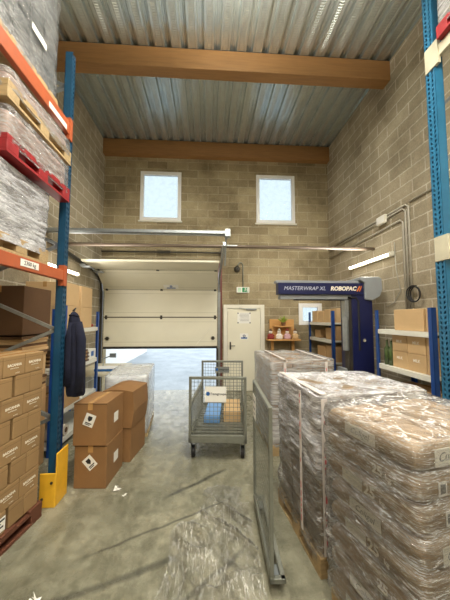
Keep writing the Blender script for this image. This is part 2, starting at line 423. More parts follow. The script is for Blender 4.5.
# personnel door
dr = thing('door_1', 'white steel personnel door with two notices, beside the loading door', 'door', (.865, YB, 0)); dr['kind'] = 'structure'
m = MB(); m.box(-.495, -.40, -.05, 0, 0, 2.05).box(.40, .495, -.05, 0, 0, 2.05).box(-.40, .40, -.05, 0, 1.96, 2.05)
m.build('door_frame', WHITE, dr, bevel=.004)
bx(-.395, .395, -.032, 0, .01, 1.955).build('door_leaf', PANEL, dr, bevel=.004)
hd = MB().box(-.35, -.315, -.042, -.032, .98, 1.16).tube([(-.333, -.04, 1.07), (-.333, -.085, 1.07), (-.22, -.085, 1.07)], .009).build('door_handle', DSTEEL, dr, smooth=False)
nz = bx(-.16, .16, -.036, -.032, 1.6, 1.86).build('notice', PAPER, dr)
m = MB()
for zz in (1.82, 1.78, 1.75, 1.70, 1.66): m.box(-.11+.02*random.random(), .12, -.0372, -.036, zz, zz+.008)
m.box(-.16, -.13, -.0372, -.036, 1.83, 1.86).box(.13, .16, -.0372, -.036, 1.83, 1.86).box(-.16, -.13, -.0372, -.036, 1.6, 1.63).box(.13, .16, -.0372, -.036, 1.6, 1.63)
m.build('notice_print', GINK, nz)
n2 = bx(-.10, .10, -.036, -.032, 1.22, 1.36).build('notice', PAPER, dr)
m = MB().ring((0, -.037, 1.30), (0, 1, 0), .025, .008); m.build('notice_emblem', M('ink_navy', srgb(30, 44, 92), .5), n2)
bx(-.075, .075, -.0372, -.036, 1.235, 1.268).build('notice_band', BINK, n2)
MB().box(.05, .30, -.07, -.03, 1.92, 1.96).bar((.06, -.07, 1.95), (-.12, -.05, 1.97), .02, .012).build('door_closer', GALV, dr)

# ------------------------------------------------------------------ sectional loading door
gd = thing('sectional_door', 'cream sectional overhead door half raised over the loading opening', 'garage door', (0, 0, 0))
x0, x1 = -2.40, .215
prf = [(6.47, 1.06), (6.47, 1.745), (6.47, 2.40), (5.92, 2.785), (5.22, 2.825)]
for i in range(4):
    (ya, za), (yb, zb) = prf[i], prf[i+1]
    d = Vector((0, yb-ya, zb-za)); L = d.length; d.normalize(); nrm = Vector((1,0,0)).cross(d)
    mt = Matrix(((1,0,0,0),(0,d.y,nrm.y,0),(0,d.z,nrm.z,0),(0,0,0,1))); mt.translation = (0, ya, za)
    m = MB(); m.box(x0, x1, .006, L-.006, -.02, .02, mt)
    p = m.build('door_panel', PANEL, gd, bevel=.004)
    m = MB()
    m.box(x0+.005, x1-.005, -.011, .014, -.012, .024, mt)
    m.build('seam', M('seam_brown', srgb(88, 80, 60), .6), p)
    m = MB(); m.box(x0+.03, x1-.03, L*.16, L*.16+.008, .0195, .0215, mt).box(x0+.03, x1-.03, L*.84, L*.84+.008, .0195, .0215, mt)
    m.build('rib_line', M('panel_groove', srgb(196, 190, 168), .5), p)
    if i:
        for hx in (x0+.05, (x0+x1)/2, x1-.05):
            m = MB(); m.box(hx-.025, hx+.025, -.045, .045, .02, .028, mt); m.tube([mt @ Vector((hx-.03, 0, .03)), mt @ Vector((hx+.03, 0, .03))], .010, 8)
            m.build('hinge', DSTEEL, p)
MB().box(x0, x1, 6.44, 6.50, 1.02, 1.06).build('bottom_seal', BLACK, gd)
for sx in (x0+.09, x1-.10):
    MB().box(sx-.03, sx+.03, 6.42, 6.45, 1.22, 1.30).tube([(sx-.05, 6.43, 1.26), (sx+.05, 6.43, 1.26)], .012, 8).build('lock_bolt', DSTEEL, gd)
MB().tube([(.12, 6.44, 1.72), (.06, 6.435, 1.5), (-.28, 6.44, 1.10)], .006, 6).build('pull_cord', M('cord_white', srgb(232, 228, 214), .8), gd)
lp = Matrix(((1,0,0,-.86),(0,-.819,-.573,6.345),(0,.573,-.819,2.453),(0,0,0,1)))
plt = plate(.34, .14, PAPER, gd, lp, 'sticker'); 
MB().box(-.10, .10, -.055, -.028, .002, .003).ring((-.0, .018, .003), (0,0,1), .022, .008, 16, 6).build('sticker_print', BINK, plt)
# tracks
for sx, nm in ((XL+.05, 'left'), (.262, 'right')):
    pts = [(sx, 6.48, .02), (sx, 6.48, 2.35), (sx, 6.42, 2.55), (sx, 6.25, 2.70), (sx, 5.95, 2.78), (sx, 5.2, 2.84), (sx, 4.33, 2.93)]
    m = MB()
    for p, q in zip(pts, pts[1:]): m.bar(p, q, .045, .06, up=(1, 0, 0) if p[1] == q[1] else (0, 0, 1))
    m.build('track', DSTEEL if nm == 'left' else GALV, gd)
for yy in (5.9, 5.3):
    MB().tube([(x0-.04, yy, 2.74), (x0+.05, yy, 2.74)], .03, 10).box(x0, x0+.16, yy-.05, yy+.05, 2.69, 2.72).build('roller_bracket', GALV, gd)
MB().box(XL+.01, .34, 4.26, 4.30, 3.075, 3.12).box(XL+.01, .34, 4.30, 4.36, 3.06, 3.075).box(.27, .35, 4.24, 4.38, 3.03, 3.15).build('cross_channel', GALV, gd)
MB().bar((.29, 4.36, 3.05), (.285, 4.6, 2.62), .025, .02).bar((.23, 4.62, 2.98), (.50, 4.62, 2.98), .02).build('track_brace', GALV, gd)
bx(.235, .335, 6.50, 6.549, 0, 3.06).build('side_jamb', MAROON, gd)
bx(.196, .24, 6.43, 6.53, 0, 1.02).build('track_cover', DSTEEL, gd)
MB().tube([(XL+.02, 6.47, 3.30), (.34, 6.47, 3.30)], .02, 10).box(.30, .36, 6.40, 6.549, 3.2, 3.4).build('torsion_shaft', DSTEEL, gd)
m = MB().tube([(-1.2, 6.46, 3.30), (-.9, 6.46, 3.30)], .035, 12); m.build('torsion_spring', DSTEEL, gd)
tag(MB().tube([(XL+.005, 4.72, 2.99), (XR-.005, 4.72, 2.99)], .03, 12).build('steel_pipe', M('pipe_brown', srgb(112, 98, 84), .5, .3), smooth=True), 'long dark steel pipe spanning the hall wall to wall before the end wall', 'pipe')

# exterior
struct('ground', bx(-40, 40, YB+.2, 70, -.12, -.02), ROAD, 'bright wet yard outside the half open loading door', 'ground')
struct('exterior_wall', bx(-3.6, -3.2, 7.4, 14.6, -.02, 2.8), M('yard_wall_white', srgb(236, 234, 230), .7, var=.03), 'white rendered wall across the yard outside the loading door', 'wall')

# ------------------------------------------------------------------ pallets
def pallet_parts(root, w, d, mat, h=.13):
    """w along x, d along y; local origin at centre of base"""
    m = MB(); nb = 5; bw = .14
    for i in range(nb):
        y = -d/2 + (d-bw)*i/(nb-1); m.box(-w/2, w/2, y, y+bw, h-.022, h)
    m.build('deck', mat, root, bevel=.003)
    for x in (-w/2, -.05, w/2-.1): bx(x, x+.1, -d/2, d/2, h-.044, h-.022).build('stringer', mat, root)
    for x in (-w/2, -.05, w/2-.1):
        for y in (-d/2, -.06, d/2-.12): bx(x, x+.1, y, y+.12, .02, h-.044).build('block', mat, root, bevel=.004)
        bx(x, x+.1, -d/2, d/2, 0, .02).build('bottom_board', mat, root)
def pallet(name, label, loc, w, d, mat, rz=0, group=None):
    r = thing(name, label, 'pallet', loc, rz, group); pallet_parts(r, w, d, mat); return r

def wrap_shell(w, d, z0, z1, amp, seed, n=16, nz=14, layer=None, flare=0., top=True, tsag=.02, bow=0., ridge=0.):
    """the skin of a stretch-wrapped load, centred; rounded-rectangle rings from z0 to z1 and a closed top"""
    def outline(sx, sy):
        pts = []; r = .05
        for i in range(4):
            cx, cy = [(1,1),(-1,1),(-1,-1),(1,-1)][i]
            for k in range(4):
                t = math.pi/2*(i+k/3); pts.append((cx*(sx-r)+r*math.cos(t), cy*(sy-r)+r*math.sin(t)))
            nx, ny = [(-1,1),(-1,-1),(1,-1),(1,1)][i]
            a = pts[-1]; b_ = (nx*(sx-r)+(r*math.cos(math.pi/2*(i+1))), ny*(sy-r)+r*math.sin(math.pi/2*(i+1)))
            for k in range(1, n): pts.append((a[0]+(b_[0]-a[0])*k/n, a[1]+(b_[1]-a[1])*k/n))
        return pts
    rings = []
    for j in range(nz+1):
        f = j/nz; z = z0+(z1-z0)*f; g = flare*(1-f)
        if layer: g += layer*abs(math.sin(math.pi*f*8.9))-layer
        g += bow*math.sin(math.pi*f)
        ring = []
        for (x, y) in outline(w/2+g, d/2+g):
            nv = noise.noise(Vector((x*4+seed, y*4, z*9)))*amp + noise.noise(Vector((x*12+seed, y*12, z*16)))*amp*.5
            if ridge:
                q = z+.10*noise.noise(Vector((x*3, y*3, seed)))+.22*(y if abs(x)*d > abs(y)*w else x)
                nv += ridge*(1-abs(noise.noise(Vector((x*1.5, y*1.5, q*34)))*2.2))**3*(.5+.5*noise.noise(Vector((x*5, y*5, z*6+seed))))
            L = math.hypot(x, y); ring.append(Vector((x+x/L*nv, y+y/L*nv, z+noise.noise(Vector((x*5, y*5, seed)))*amp*.5)))
        rings.append(ring)
    if top:
        for s_, dz in ((.97, .008), (.9, .0), (.75, -tsag*.6), (.5, -tsag), (.25, -tsag), (.03, -tsag)):
            rings.append([Vector((p.x*s_, p.y*s_, z1+dz+noise.noise(Vector((p.x*s_*6+seed, p.y*s_*6, 3)))*amp*1.2)) for p in rings[nz]])
    return rings
def wrapped(name, label, loc, w, d, h, mat, film, wood_, rz=0, amp=.012, seed=0, group=None, tapes=(), pal=True, boxes=None, cat='wrapped pallet', low=None, ridge=0.):
    """pallet + load + film that move as one"""
    r = thing(name, label, cat, loc, rz, group); z = 0
    if pal: pallet_parts(r, w, d, wood_); z = .13
    if boxes:
        nx, ny, nz = boxes; gx, gy, gz = (w-.05)/nx, (d-.05)/ny, (h-z-.02)/nz
        for k in range(nz):
            m = MB()
            for i in range(nx):
                for j in range(ny):
                    if 0 < i < nx-1 and 0 < j < ny-1 and k < nz-1: continue
                    e = random.uniform(-.004, .004)
                    m.box(-w/2+.025+i*gx+.003, -w/2+.025+(i+1)*gx-.003+e, -d/2+.025+j*gy+.003, -d/2+.025+(j+1)*gy-.003+e, z+k*gz, z+(k+1)*gz-.004)
            m.build('load_layer', mat, r, bevel=.008)
    else:
        MB().loft(wrap_shell(w-.05, d-.05, z, h-.02, amp*.6, seed+9, 8, 10)).build('load', mat, r, smooth=True)
    zb = z-.06 if pal else .005; nn = (28, 60) if ridge else (16, 14)
    if low:
        MB().loft(wrap_shell(w+.004, d+.004, zb, low[0]+.06, amp, seed+5, *nn, top=False, ridge=ridge), caps=False).build('lower_film', low[1], r, smooth=True); zb = low[0]
    MB().loft(wrap_shell(w, d, zb, h, amp, seed, *nn, ridge=ridge), caps=False).build('stretch_film', film, r, smooth=True)
    for (face, t, wd, c) in tapes:
        m = MB()
        if face == 'front': m.box(t-wd/2, t+wd/2, -d/2-.017, -d/2-.012, z+.02, h-.02).box(t-wd/2, t+wd/2, -d/2-.012, d/2, h+.012, h+.016)
        else: m.box(-w/2-.017, -w/2-.012, t-wd/2, t+wd/2, z+.02, h-.02)
        tp = m.build('printed_tape', c, r)
        zz = z+.08
        while zz < h-.06:
            q = random.uniform(.02, .05); a_, b_ = t-wd*.14, t+wd*.14
            if face == 'front': bx(a_, b_, -d/2-.0185, -d/2-.017, zz, zz+q).build('tape_mark', RINK, tp)
            else: bx(-w/2-.0185, -w/2-.017, a_, b_, zz, zz+q).build('tape_mark', RINK, tp)
            zz += q+random.choice((.015, .02, .14))
    return r

# ------------------------------------------------------------------ cartons
def carton(name, label, loc, sx, sy, sz, mat, rz=0, group=None, cat='carton', tape_axis='y', tape=True):
    """origin at base centre"""
    o = MB().box(-sx/2, sx/2, -sy/2, sy/2, 0, sz).build(name, mat, bevel=.006, loc=loc, rz=rz)
    tag(o, label, cat, group)
    if tape:
        m = MB(); e = .0012; w = .025
        if tape_axis == 'y':
            m.box(-w, w, -sy/2, sy/2, sz-.0005, sz+e).box(-w, w, -sy/2-e, -sy/2+.0005, sz-.07, sz+e).box(-w, w, sy/2-.0005, sy/2+e, sz-.07, sz+e)
        else:
            m.box(-sx/2, sx/2, -w, w, sz-.0005, sz+e).box(-sx/2-e, -sx/2+.0005, -w, w, sz-.07, sz+e).box(sx/2-.0005, sx/2+e, -w, w, sz-.07, sz+e)
        m.build('tape', TAPE, o)
    return o

# ------------------------------------------------------------------ left pallet rack
def upright_mesh(mb, x0, x1, y0, y1, h, face, z0=0, pitch=.05):
    """C section with a perforated face ('+X' or '-X') and plain flanks"""
    fx = x1 if face == '+X' else x0
    ys = [y0, y0+(y1-y0)*.20, y0+(y1-y0)*.38, y0+(y1-y0)*.62, y0+(y1-y0)*.80, y1]
    nr = int((h-z0)/pitch)
    cell = {}
    def v(i, j, k):
        key = (i, j, k)
        if key not in cell:
            z = z0+pitch*(j+(.25 if k == 0 else .78)); 
            if i in (1, 2): z += .010 if i == 1 else -.004
            if i in (3, 4): z += -.004 if i == 3 else .010
            cell[key] = mb.bm.verts.new((fx, ys[i], z))
        return cell[key]
    for j in range(nr):
        for i in range(5):
            if i not in (1, 3): mb.bm.faces.new((v(i, j, 0), v(i+1, j, 0), v(i+1, j, 1), v(i, j, 1)))
            if j < nr-1: mb.bm.faces.new((v(i, j, 1), v(i+1, j, 1), v(i+1, j+1, 0), v(i, j+1, 0)))
    mb.quad((fx, y0, z0), (fx, y1, z0), (fx, y1, z0+pitch*.25), (fx, y0, z0+pitch*.25))
    t = .004; zt = z0+pitch*(nr-1+.78)
    xa, xb = min(x0, x1), max(x0, x1)
    mb.box(xa, xb, y0, y0+t, z0, zt).box(xa, xb, y1-t, y1, z0, zt)
    bk = x0 if face == '+X' else x1
    mb.box(bk-t/2, bk+t/2, y0, y0+(y1-y0)*.3, z0, zt).box(bk-t/2, bk+t/2, y1-(y1-y0)*.3, y1, z0, zt)

rk = thing('pallet_rack', 'tall blue pallet rack with orange beams along the left wall', 'pallet rack', (0, 0, 0))
for y0 in (2.74, -.02):
    for (xa, xb, fc) in ((-1.485, -1.42, '+X'), (-2.50, -2.435, '-X')):
        m = MB(); upright_mesh(m, xa, xb, y0, y0+.075, 4.5, fc); m.build('upright', BLUE, rk, fix=False)
        bx(xa-.02, xb+.01, y0-.02, y0+.095, 0, .008).build('foot_plate', GALV, rk)
    zz = .35; flip = 0
    while zz < 4.3:
        za, zb = (zz, zz+.42) if flip else (zz+.42, zz)
        MB().bar((-1.485, y0+.037, za), (-2.435, y0+.037, zb), .03).build('brace', GALV, rk)
        zz += .42; flip = 1-flip
for (xf, xo) in ((-1.435, 1), (-2.485, -1)):
    for (za, zb) in ((2.09, 2.19), (3.58, 3.71)):
        m = bx(xf-.02, xf+.025, .06, 2.735, za, zb); bm_ = m.build('beam', ORANGE, rk, bevel=.006)
        for ye in (.055, 2.725):
            bx(xf-.025, xf+.03, ye, ye+.055 if ye > 1 else ye+.05, za-.05, zb+.05).build('beam_connector', ORANGE, bm_)
        if xo == 1 and za < 3: plate(.22, .055, PAPER, bm_, facing('+X', (xf+.026, 2.22, 2.145)), 'sticker'); text('2300 kg', .045, INK, bm_, facing('+X', (xf+.0285, 2.22, 2.145)), 'sticker_print')
        if xo == 1 and za > 3: plate(.30, .05, PAPER, bm_, facing('+X', (xf+.026, 2.52, 3.615)), 'sticker')
gd_ = MB()
gd_.box(-1.53, -1.385, 2.685, 2.70, 0, .30).box(-1.40, -1.385, 2.70, 2.90, 0, .47)
g = tag(gd_.build('rack_guard', YELLOW, bevel=.006), 'yellow steel corner guard bolted round the foot of the rack upright', 'rack guard')
m = MB()
for p in ((-1.50, 2.683, .08), (-1.42, 2.683, .22)): m.tube([p, (p[0], p[1]-.008, p[2])], .012, 8)
m.build('bolt', DSTEEL, g)
sp = tag(bx(-1.565, -1.515, 2.99, 3.04, 0, 1.86).build('steel_post', BLUES, bevel=.004), 'short bright blue steel post just behind the yellow guarded upright', 'post')

GR = 'wrapped goods on the left pallet rack'
wrapped('wrapped_pallet', 'silver film wrapped load resting on the lower orange beams', (-1.95, 2.14, 2.192), 1.06, .68, .63, GOODSG, FILMS, WOODP, seed=3, group=GR, amp=.016)
rp = wrapped('wrapped_pallet', 'thin film wrapped load on a red pallet above the silver load', (-1.93, 2.28, 2.86), 1.12, .84, .34, GOODSP, FILMC, WOODR, seed=5, group=GR)
wrapped('wrapped_pallet', 'thin film wrapped load on a pale wooden pallet above the red pallet', (-1.93, 2.27, 3.235), 1.12, .86, .22, GOODSP, FILMC, WOODP, seed=6, group=GR)
u = wrapped('wrapped_pallet', 'tall grey film wrapped load of cartons standing on the top orange beams', (-1.985, 2.22, 3.712), 1.02, .80, 1.26, GOODSD, FILMC, WOODP, seed=8, group=GR, boxes=(5, 4, 6))
plate(.20, .055, PAPER, u, facing('+X', (.532, .05, .42)), 'address_label')
wrapped('wrapped_pallet', 'dark film wrapped load cut by the top left edge of the photo', (-1.985, 1.32, 3.712), 1.02, .80, 1.2, GOODSD, FILMC, WOODP, seed=11, group=GR, boxes=(5, 4, 6))

# ------------------------------------------------------------------ pallet of printed cartons (front left)
th = R(-7); pc = Vector((-1.465, 2.56, 0))                         # far aisle-side corner; local -y runs back towards the camera, -x inwards
def loc_(x, y, z=0): return (pc.x+x*math.cos(th)-y*math.sin(th), pc.y+x*math.sin(th)+y*math.cos(th), z)
pl = pallet('pallet', 'dark red-brown wooden pallet on the floor under the printed cartons', loc_(-.38, -.58), .80, 1.22, WOODD, th)
def wine_proto(sx, sy, printed):
    o = carton('bottle_carton', 'x', (0, 0, 0), sx, sy, .159, CARDW, group='printed bottle cartons stacked on the left pallet', tape_axis='y')
    m = MB().box(sx/2-.0006, sx/2+.0006, -sy/2, sy/2, .128, .1295)
    m.build('lid_line', SEAM, o)
    if printed:
        text('BACANHA', .028, WINK, o, facing('+X', (sx/2+.001, 0, .085)), 'lettering', .0006)
        text('SIROP ARTISANAL', .010, WINK, o, facing('+X', (sx/2+.001, 0, .06)), 'small_lettering')
        text('6 x 70 cl', .011, WINK, o, facing('+X', (sx/2+.001, .03, .022)), 'small_lettering')
    return o
PA, PB = wine_proto(.145, .205, True), wine_proto(.205, .146, False)
ORD = ['topmost', 'second', 'third', 'fourth', 'fifth', 'sixth', 'seventh', 'bottom']
used = set(); last = None
def put(proto, key, loc, rz, label):
    global last
    if key not in used:
        used.add(key); proto.location = loc; proto.rotation_euler.z = rz; proto['label'] = label; last = proto; return proto
    last = copy_thing(proto, loc, rz, label); return last
WD = ['at the end by the yellow guard', 'second from the yellow guard', 'third from the yellow guard', 'fourth from the yellow guard', 'fifth from the yellow guard', 'sixth from the yellow guard']
for row in range(8):
    z = .131+.163*(7-row)
    if row % 2 == 0:
        for i in range(5):
            for c in range(3 if row == 0 else 1):
                o = put(PA, 'a', loc_(-.0735-c*.149, -.105-i*.209, z), th+random.uniform(-.006, .006),
                    ('carton with white lettering in the %s row, %s' % (ORD[row], WD[i])) if c == 0 else '%s column carton of the topmost row, ' % ['', 'middle', 'innermost'][c] + WD[i])
    else:
        ys = [-.076, -.225, -.397, -.546, -.695, -.844]
        for i, y in enumerate(ys):
            put(PB, 'b', loc_(-.1035, y, z), th+random.uniform(-.01, .01), 'plain sided carton in the %s row, %s' % (ORD[row], WD[i]))
            if i == 1: put(PB, 'b', loc_(-.313, -.31, z), th, 'inner plain carton seen through the dark slot of the %s row' % ORD[row])
            if row == 7 and i == 2:
                lb = plate(.135, .10, PAPER, last, facing('+X', (.1035, -.0, .075)), 'address_label')
                MB().box(-.06, .06, .025, .038, .002, .003).box(-.06, .03, .005, .014, .002, .003).box(-.06, .05, -.02, -.008, .002, .003).box(-.06, .0, -.042, -.03, .002, .003).build('label_print', INK, lb)
# inner support layer hidden in the stack is omitted; the extra carton lying on top
put(PA, 'a', loc_(-.09, -.72, .131+.163*8+.001), th+.03, 'single carton lying on top of the printed carton stack, by the photo edge')

# ------------------------------------------------------------------ light shelving units
def shelving(name, label, x0, x1, y0, y1, zs_, h, board, aisle, depth_board=.03):
    r = thing(name, label, 'shelving', ((x0+x1)/2, (y0+y1)/2, 0)); w, d = (x1-x0)/2, (y1-y0)/2
    for sx in (-1, 1):
        for sy in (-1, 1):
            m = MB(); t = .003; a = .055
            xo, yo = sx*w, sy*d
            m.box(min(xo, xo-sx*a), max(xo, xo-sx*a), min(yo, yo-sy*t), max(yo, yo-sy*t), 0, h)
            m.box(min(xo, xo-sx*t), max(xo, xo-sx*t), min(yo, yo-sy*a), max(yo, yo-sy*a), 0, h)
            m.build('post', BLUES, r)
    for z in zs_:
        s_ = bx(-w+.004, w-.004, -d+.004, d-.004, z-depth_board, z).build('shelf_board', board, r)
        for sx in (-1, 1): bx(sx*(w-.006)-.004, sx*(w-.006)+.004, -d+.01, d-.01, z-depth_board-.03, z-depth_board).build('shelf_beam', board, s_)
    return r
shelving('shelving_unit', 'blue posted shelving unit with pale boards along the left wall', -2.515, -1.93, 3.60, 4.98, (.12, .50, 1.04, 1.57), 1.84, SHELFW, 1)
shelving('shelving_unit', 'blue posted shelving unit with white boards beside the right rack upright', 2.45, 3.02, 2.84, 3.86, (.12, .52, 1.075, 1.565), 1.84, SHELFW, -1)
shelving('shelving_unit', 'blue posted corner shelving unit behind the pallet wrapping machine', 2.45, 3.02, 5.25, 6.51, (.12, .85, 1.28, 1.635), 1.87, SHELFW, -1)

GL = 'cartons on the left wall shelving'
def cart_(label, loc, sx, sy, sz, mat=CARD, rz=0, group=GL, name='carton', **k): return carton(name, label, loc, sx, sy, sz, mat, rz, group, **k)
cart_('lower tan carton in the end stack on the top left shelf', (-2.22, 4.53, 1.571), .52, .40, .32, CARDK)
cart_('upper tan carton in the end stack on the top left shelf', (-2.22, 4.53, 1.892), .52, .39, .33, CARDK)
cart_('lower tan carton beside the coat on the top left shelf', (-2.22, 4.05, 1.571), .52, .46, .33, CARDK)
cart_('upper tan carton beside the coat on the top left shelf', (-2.22, 4.05, 1.902), .51, .45, .32, CARDK)
cart_('flat tan carton on the low left shelf under the navy coat', (-2.18, 4.05, .501), .48, .6, .20, CARD)
cart_('tan carton at the bottom of the tower behind the rack upright', (-2.22, 3.27, 0), .52, .48, .50, CARD)
cart_('second tan carton up the tower behind the rack upright', (-2.21, 3.27, .501), .50, .46, .40, CARD)
cart_('middle tan carton of the tower, between two flattened piles', (-2.22, 3.27, 1.05), .48, .46, .24, CARDK)
cart_('carton coloured dark for its shade on top of the tower behind the rack upright', (-2.22, 3.27, 1.54), .52, .50, .53, CARDD)  # shade on this carton is put into its dark colour
for (z0_, nk, ww) in ((.902, 5, 'lower'), (1.291, 8, 'upper')):
    for k in range(nk):
        tag(bx(-.25, .25, -.24, .24, 0, .0285).build('folded_carton', (CARD, CARDD, CARDK)[k % 3], bevel=.002, loc=(-2.22+random.uniform(-.02, .02), 3.27+random.uniform(-.015, .015), z0_+k*.0293), rz=random.uniform(-.04, .04)),
            'flattened carton in the %s pile of the tower behind the upright, %s from its bottom' % (ww, ['first', 'second', 'third', 'fourth', 'fifth', 'sixth', 'seventh', 'topmost'][k]), 'flattened carton', 'flattened cartons in the tower behind the upright')
for k in range(7):
    y = 4.25+random.uniform(-.04, .04)
    tag(bx(-.25, .25, -.34, .34, 0, .022).build('folded_carton', CARD if k % 2 else CARDD, bevel=.002, loc=(-2.18+random.uniform(-.02, .02), y, 1.041+k*.027), rz=random.uniform(-.05, .05)),
        'flattened carton in the pile on the middle left shelf, %s from its bottom' % ['first', 'second', 'third', 'fourth', 'fifth', 'sixth', 'topmost'][k], 'flattened carton', 'flattened cartons on the middle left shelf')
b_ = tag(bx(-.09, .09, -.14, .14, 0, .16).build('tissue_box', PAPER, bevel=.005, loc=(-2.05, 4.80, 1.041)), 'small white box with blue print on the middle left shelf', 'box')
plate(.10, .08, BINK, b_, facing('+X', (.0905, 0, .085)), 'blue_print')
plate(.10, .08, BINK, b_, facing('-Y', (.03, -.1405, .085)), 'blue_print')
rb = tag(MB().blob((0, 0, .03), .05, .05, .03).build('red_cap', REDF, smooth=True, loc=(-2.02, 4.83, 1.571)), 'small red cap lying on the edge of the top left shelf', 'cap')
for k, (yy, zz) in enumerate(((3.80, .198), (3.97, .198))):
    rl = tag(MB().tube([(-.26, 0, 0), (.26, 0, 0)], .075, 16).build('film_roll', M('film_roll', srgb(206, 196, 180), .4), smooth=False, loc=(-2.2, yy, zz)),
        'pale roll lying on the bottom left shelf, %s' % ['nearer the upright', 'farther from the upright'][k], 'roll', 'pale rolls on the bottom left shelf')
    MB().tube([(.255, 0, 0), (.264, 0, 0)], .035, 12).build('core', CARDD, rl)

# packing bench with scale near the door
bn = thing('packing_table', 'low beige packing bench beside the loading door opening', 'table', (-2.08, 5.62, 0))
bx(-.40, .40, -.60, .62, .69, .73).build('table_top', M('bench_top', srgb(206, 196, 168), .5), bn, bevel=.004)
for sx in (-.36, .36):
    for sy in (-.55, .57): bx(sx-.025, sx+.025, sy-.025, sy+.025, 0, .69).build('leg', BLUES, bn)
sc_ = thing('parcel_scale', 'white parcel scale with blue rim on the beige bench', 'scale', (-1.95, 5.42, .731))
bx(-.17, .17, -.14, .14, .0, .045).build('body', BINK, sc_, bevel=.008)
bx(-.18, .18, -.15, .15, .045, .06).build('tray', FOAM, sc_, bevel=.004)
MB().tube([(-.1, .12, .05), (-.1, .13, .20), (.06, .14, .26)], .012, 8).box(.02, .14, .12, .15, .22, .30).build('display', GALV, sc_)

# ------------------------------------------------------------------ labelled cartons beside the upright
GA = 'big cartons stacked on the floor beside the yellow guard'
def emblem(o, face, pos, roll, w=.10, h=.12):
    lb = plate(w, h, PAPER, o, facing(face, pos, roll), 'address_label')
    m = MB(); pts = [(-.022, .04), (.022, .04), (.022, .008), (.0, -.016), (-.022, .008)]
    m.loft([[Vector((x, y, .002)) for x, y in pts], [Vector((x, y, .003)) for x, y in pts]])
    m.box(-.034, .034, -.036, -.026, .002, .003).box(-.034, .02, -.05, -.042, .002, .003)
    m.build('label_emblem', INK, lb)
def big(label, loc, sx, sy, sz, rz, side=True, em=True, roll=.4):
    o = carton('carton', label, loc, sx, sy, sz, CARDB, rz, GA)
    bx(-sx/2-.001, sx/2+.001, -sy/2-.0012, -sy/2+.001, sz-.012, sz-.004).build('flap_edge', SEAM, o)
    if em: emblem(o, '-Y', (-.005, -sy/2, sz*.60), roll, .105, .125)
    if side: plate(.11, .10, PAPER, o, facing('+X', (sx/2, .02, sz*.5)), 'address_label')
    return o
big('lower brown carton with tilted emblem label beside the yellow guard', (-1.175, 3.17, 0), .33, .44, .425, R(-4), roll=.75)
big('upper brown carton with tilted emblem label beside the yellow guard', (-1.185, 3.16, .426), .34, .45, .425, R(-4), roll=-.35)
def bulge(o, a):
    pass
big('lower brown carton behind the two emblem labelled cartons', (-1.07, 3.70, 0), .36, .48, .40, R(-8), em=False, side=False)
lb = MB(); n = 10; rings = []
for j in range(n+1):
    y = -.24+.48*j/n; ring = []
    for k in range(9):
        t = k/8; x = -.19+.38*t; ring.append(Vector((x, y, .43+.07*math.sin(math.pi*t)*math.sin(math.pi*(j+1)/(n+2)))))
    ring += [Vector((.19+.015*math.sin(math.pi*.5), y, .2)), Vector((.18, y, 0)), Vector((-.18, y, 0)), Vector((-.2, y, .2))]
    rings.append(ring)
bo = lb.loft(rings).build('carton', CARDB, smooth=False, loc=(-1.06, 3.69, .402), rz=R(-8))
tag(bo, 'bulging brown carton with domed lid behind the emblem labelled cartons', 'carton', GA)
# white foam boards pack behind them
fw = thing('foam_board_stack', 'white film covered board pack standing behind the brown cartons', 'board pack', (-1.20, 4.60, 0), R(6))
for k in range(6): bx(-.30, .24, -.46, .52, .102+k*.127, .227+k*.127).build('foam_board', FOAM, fw, bevel=.006)
MB().loft(wrap_shell(.62, 1.06, .06, .885, .003, 21), caps=False).build('stretch_film', FILMV, fw, smooth=True, loc=(-.03, .03, 0))
pallet_parts(fw, .56, .96, WOODP, .10)

# navy coat hanging behind the upright
ct = thing('coat', 'navy blue work coat hanging on the blue post behind the rack upright', 'coat', (-1.375, 2.945, 0))
rings = []
for (z, wx, wy, cx) in ((.93, .105, .06, .02), (.96, .12, .075, .02), (1.1, .125, .085, .015), (1.3, .128, .085, .01), (1.5, .11, .08, 0), (1.62, .095, .075, -.01), (1.72, .07, .06, -.02), (1.77, .045, .045, -.025), (1.79, .02, .02, -.03)):
    ring = []
    for k in range(28):
        t = 2*math.pi*k/28; f = 1+.13*math.sin(5*t+z*1.5)*(1.9-z)
        ring.append(Vector((cx+wx*.7*f*math.cos(t), wy*f*math.sin(t), z)))
    rings.append(ring)
MB().loft(rings).build('coat_body', CLOTH, ct, smooth=True)
for s_, dz in ((1, 0), (-.55, .06)):
    MB().tube([(.03*s_, -.03, 1.68), (.07*s_, -.04, 1.5), (.078*s_, -.05, 1.25), (.07*s_, -.055, .98+dz)], [.04, .05, .046, .04], 12).build('sleeve', CLOTH, ct, smooth=True)
MB().tube([(-.075, .07, 1.80), (-.03, .04, 1.83), (-.03, 0, 1.79)], .006, 6).build('hanging_loop', BLACK, ct)
MB().ring((-.02, -.01, 1.745), (0, .3, 1), .04, .010, 18, 8).build('collar', CLOTH, ct, smooth=True)

# litter
def litter(label, loc, r):
    m = MB()
    for k in range(5):
        p = [Vector((random.uniform(-r, r), random.uniform(-r, r), random.uniform(.002, r*.8))) for _ in range(4)]
        m.bm.faces.new([m.bm.verts.new(q) for q in p])
    tag(m.build('paper_scrap', PAPER, loc=loc, solid=.001), label, 'paper scrap', 'paper scraps on the floor')
litter('torn white scrap on the open floor near the photo bottom', (-1.04, 1.84, .001), .04)
litter('torn white scrap on the floor in front of the emblem cartons', (-.90, 2.92, .001), .04)
litter('tiny white scrap next to the torn one before the cartons', (-.80, 2.82, .001), .025)

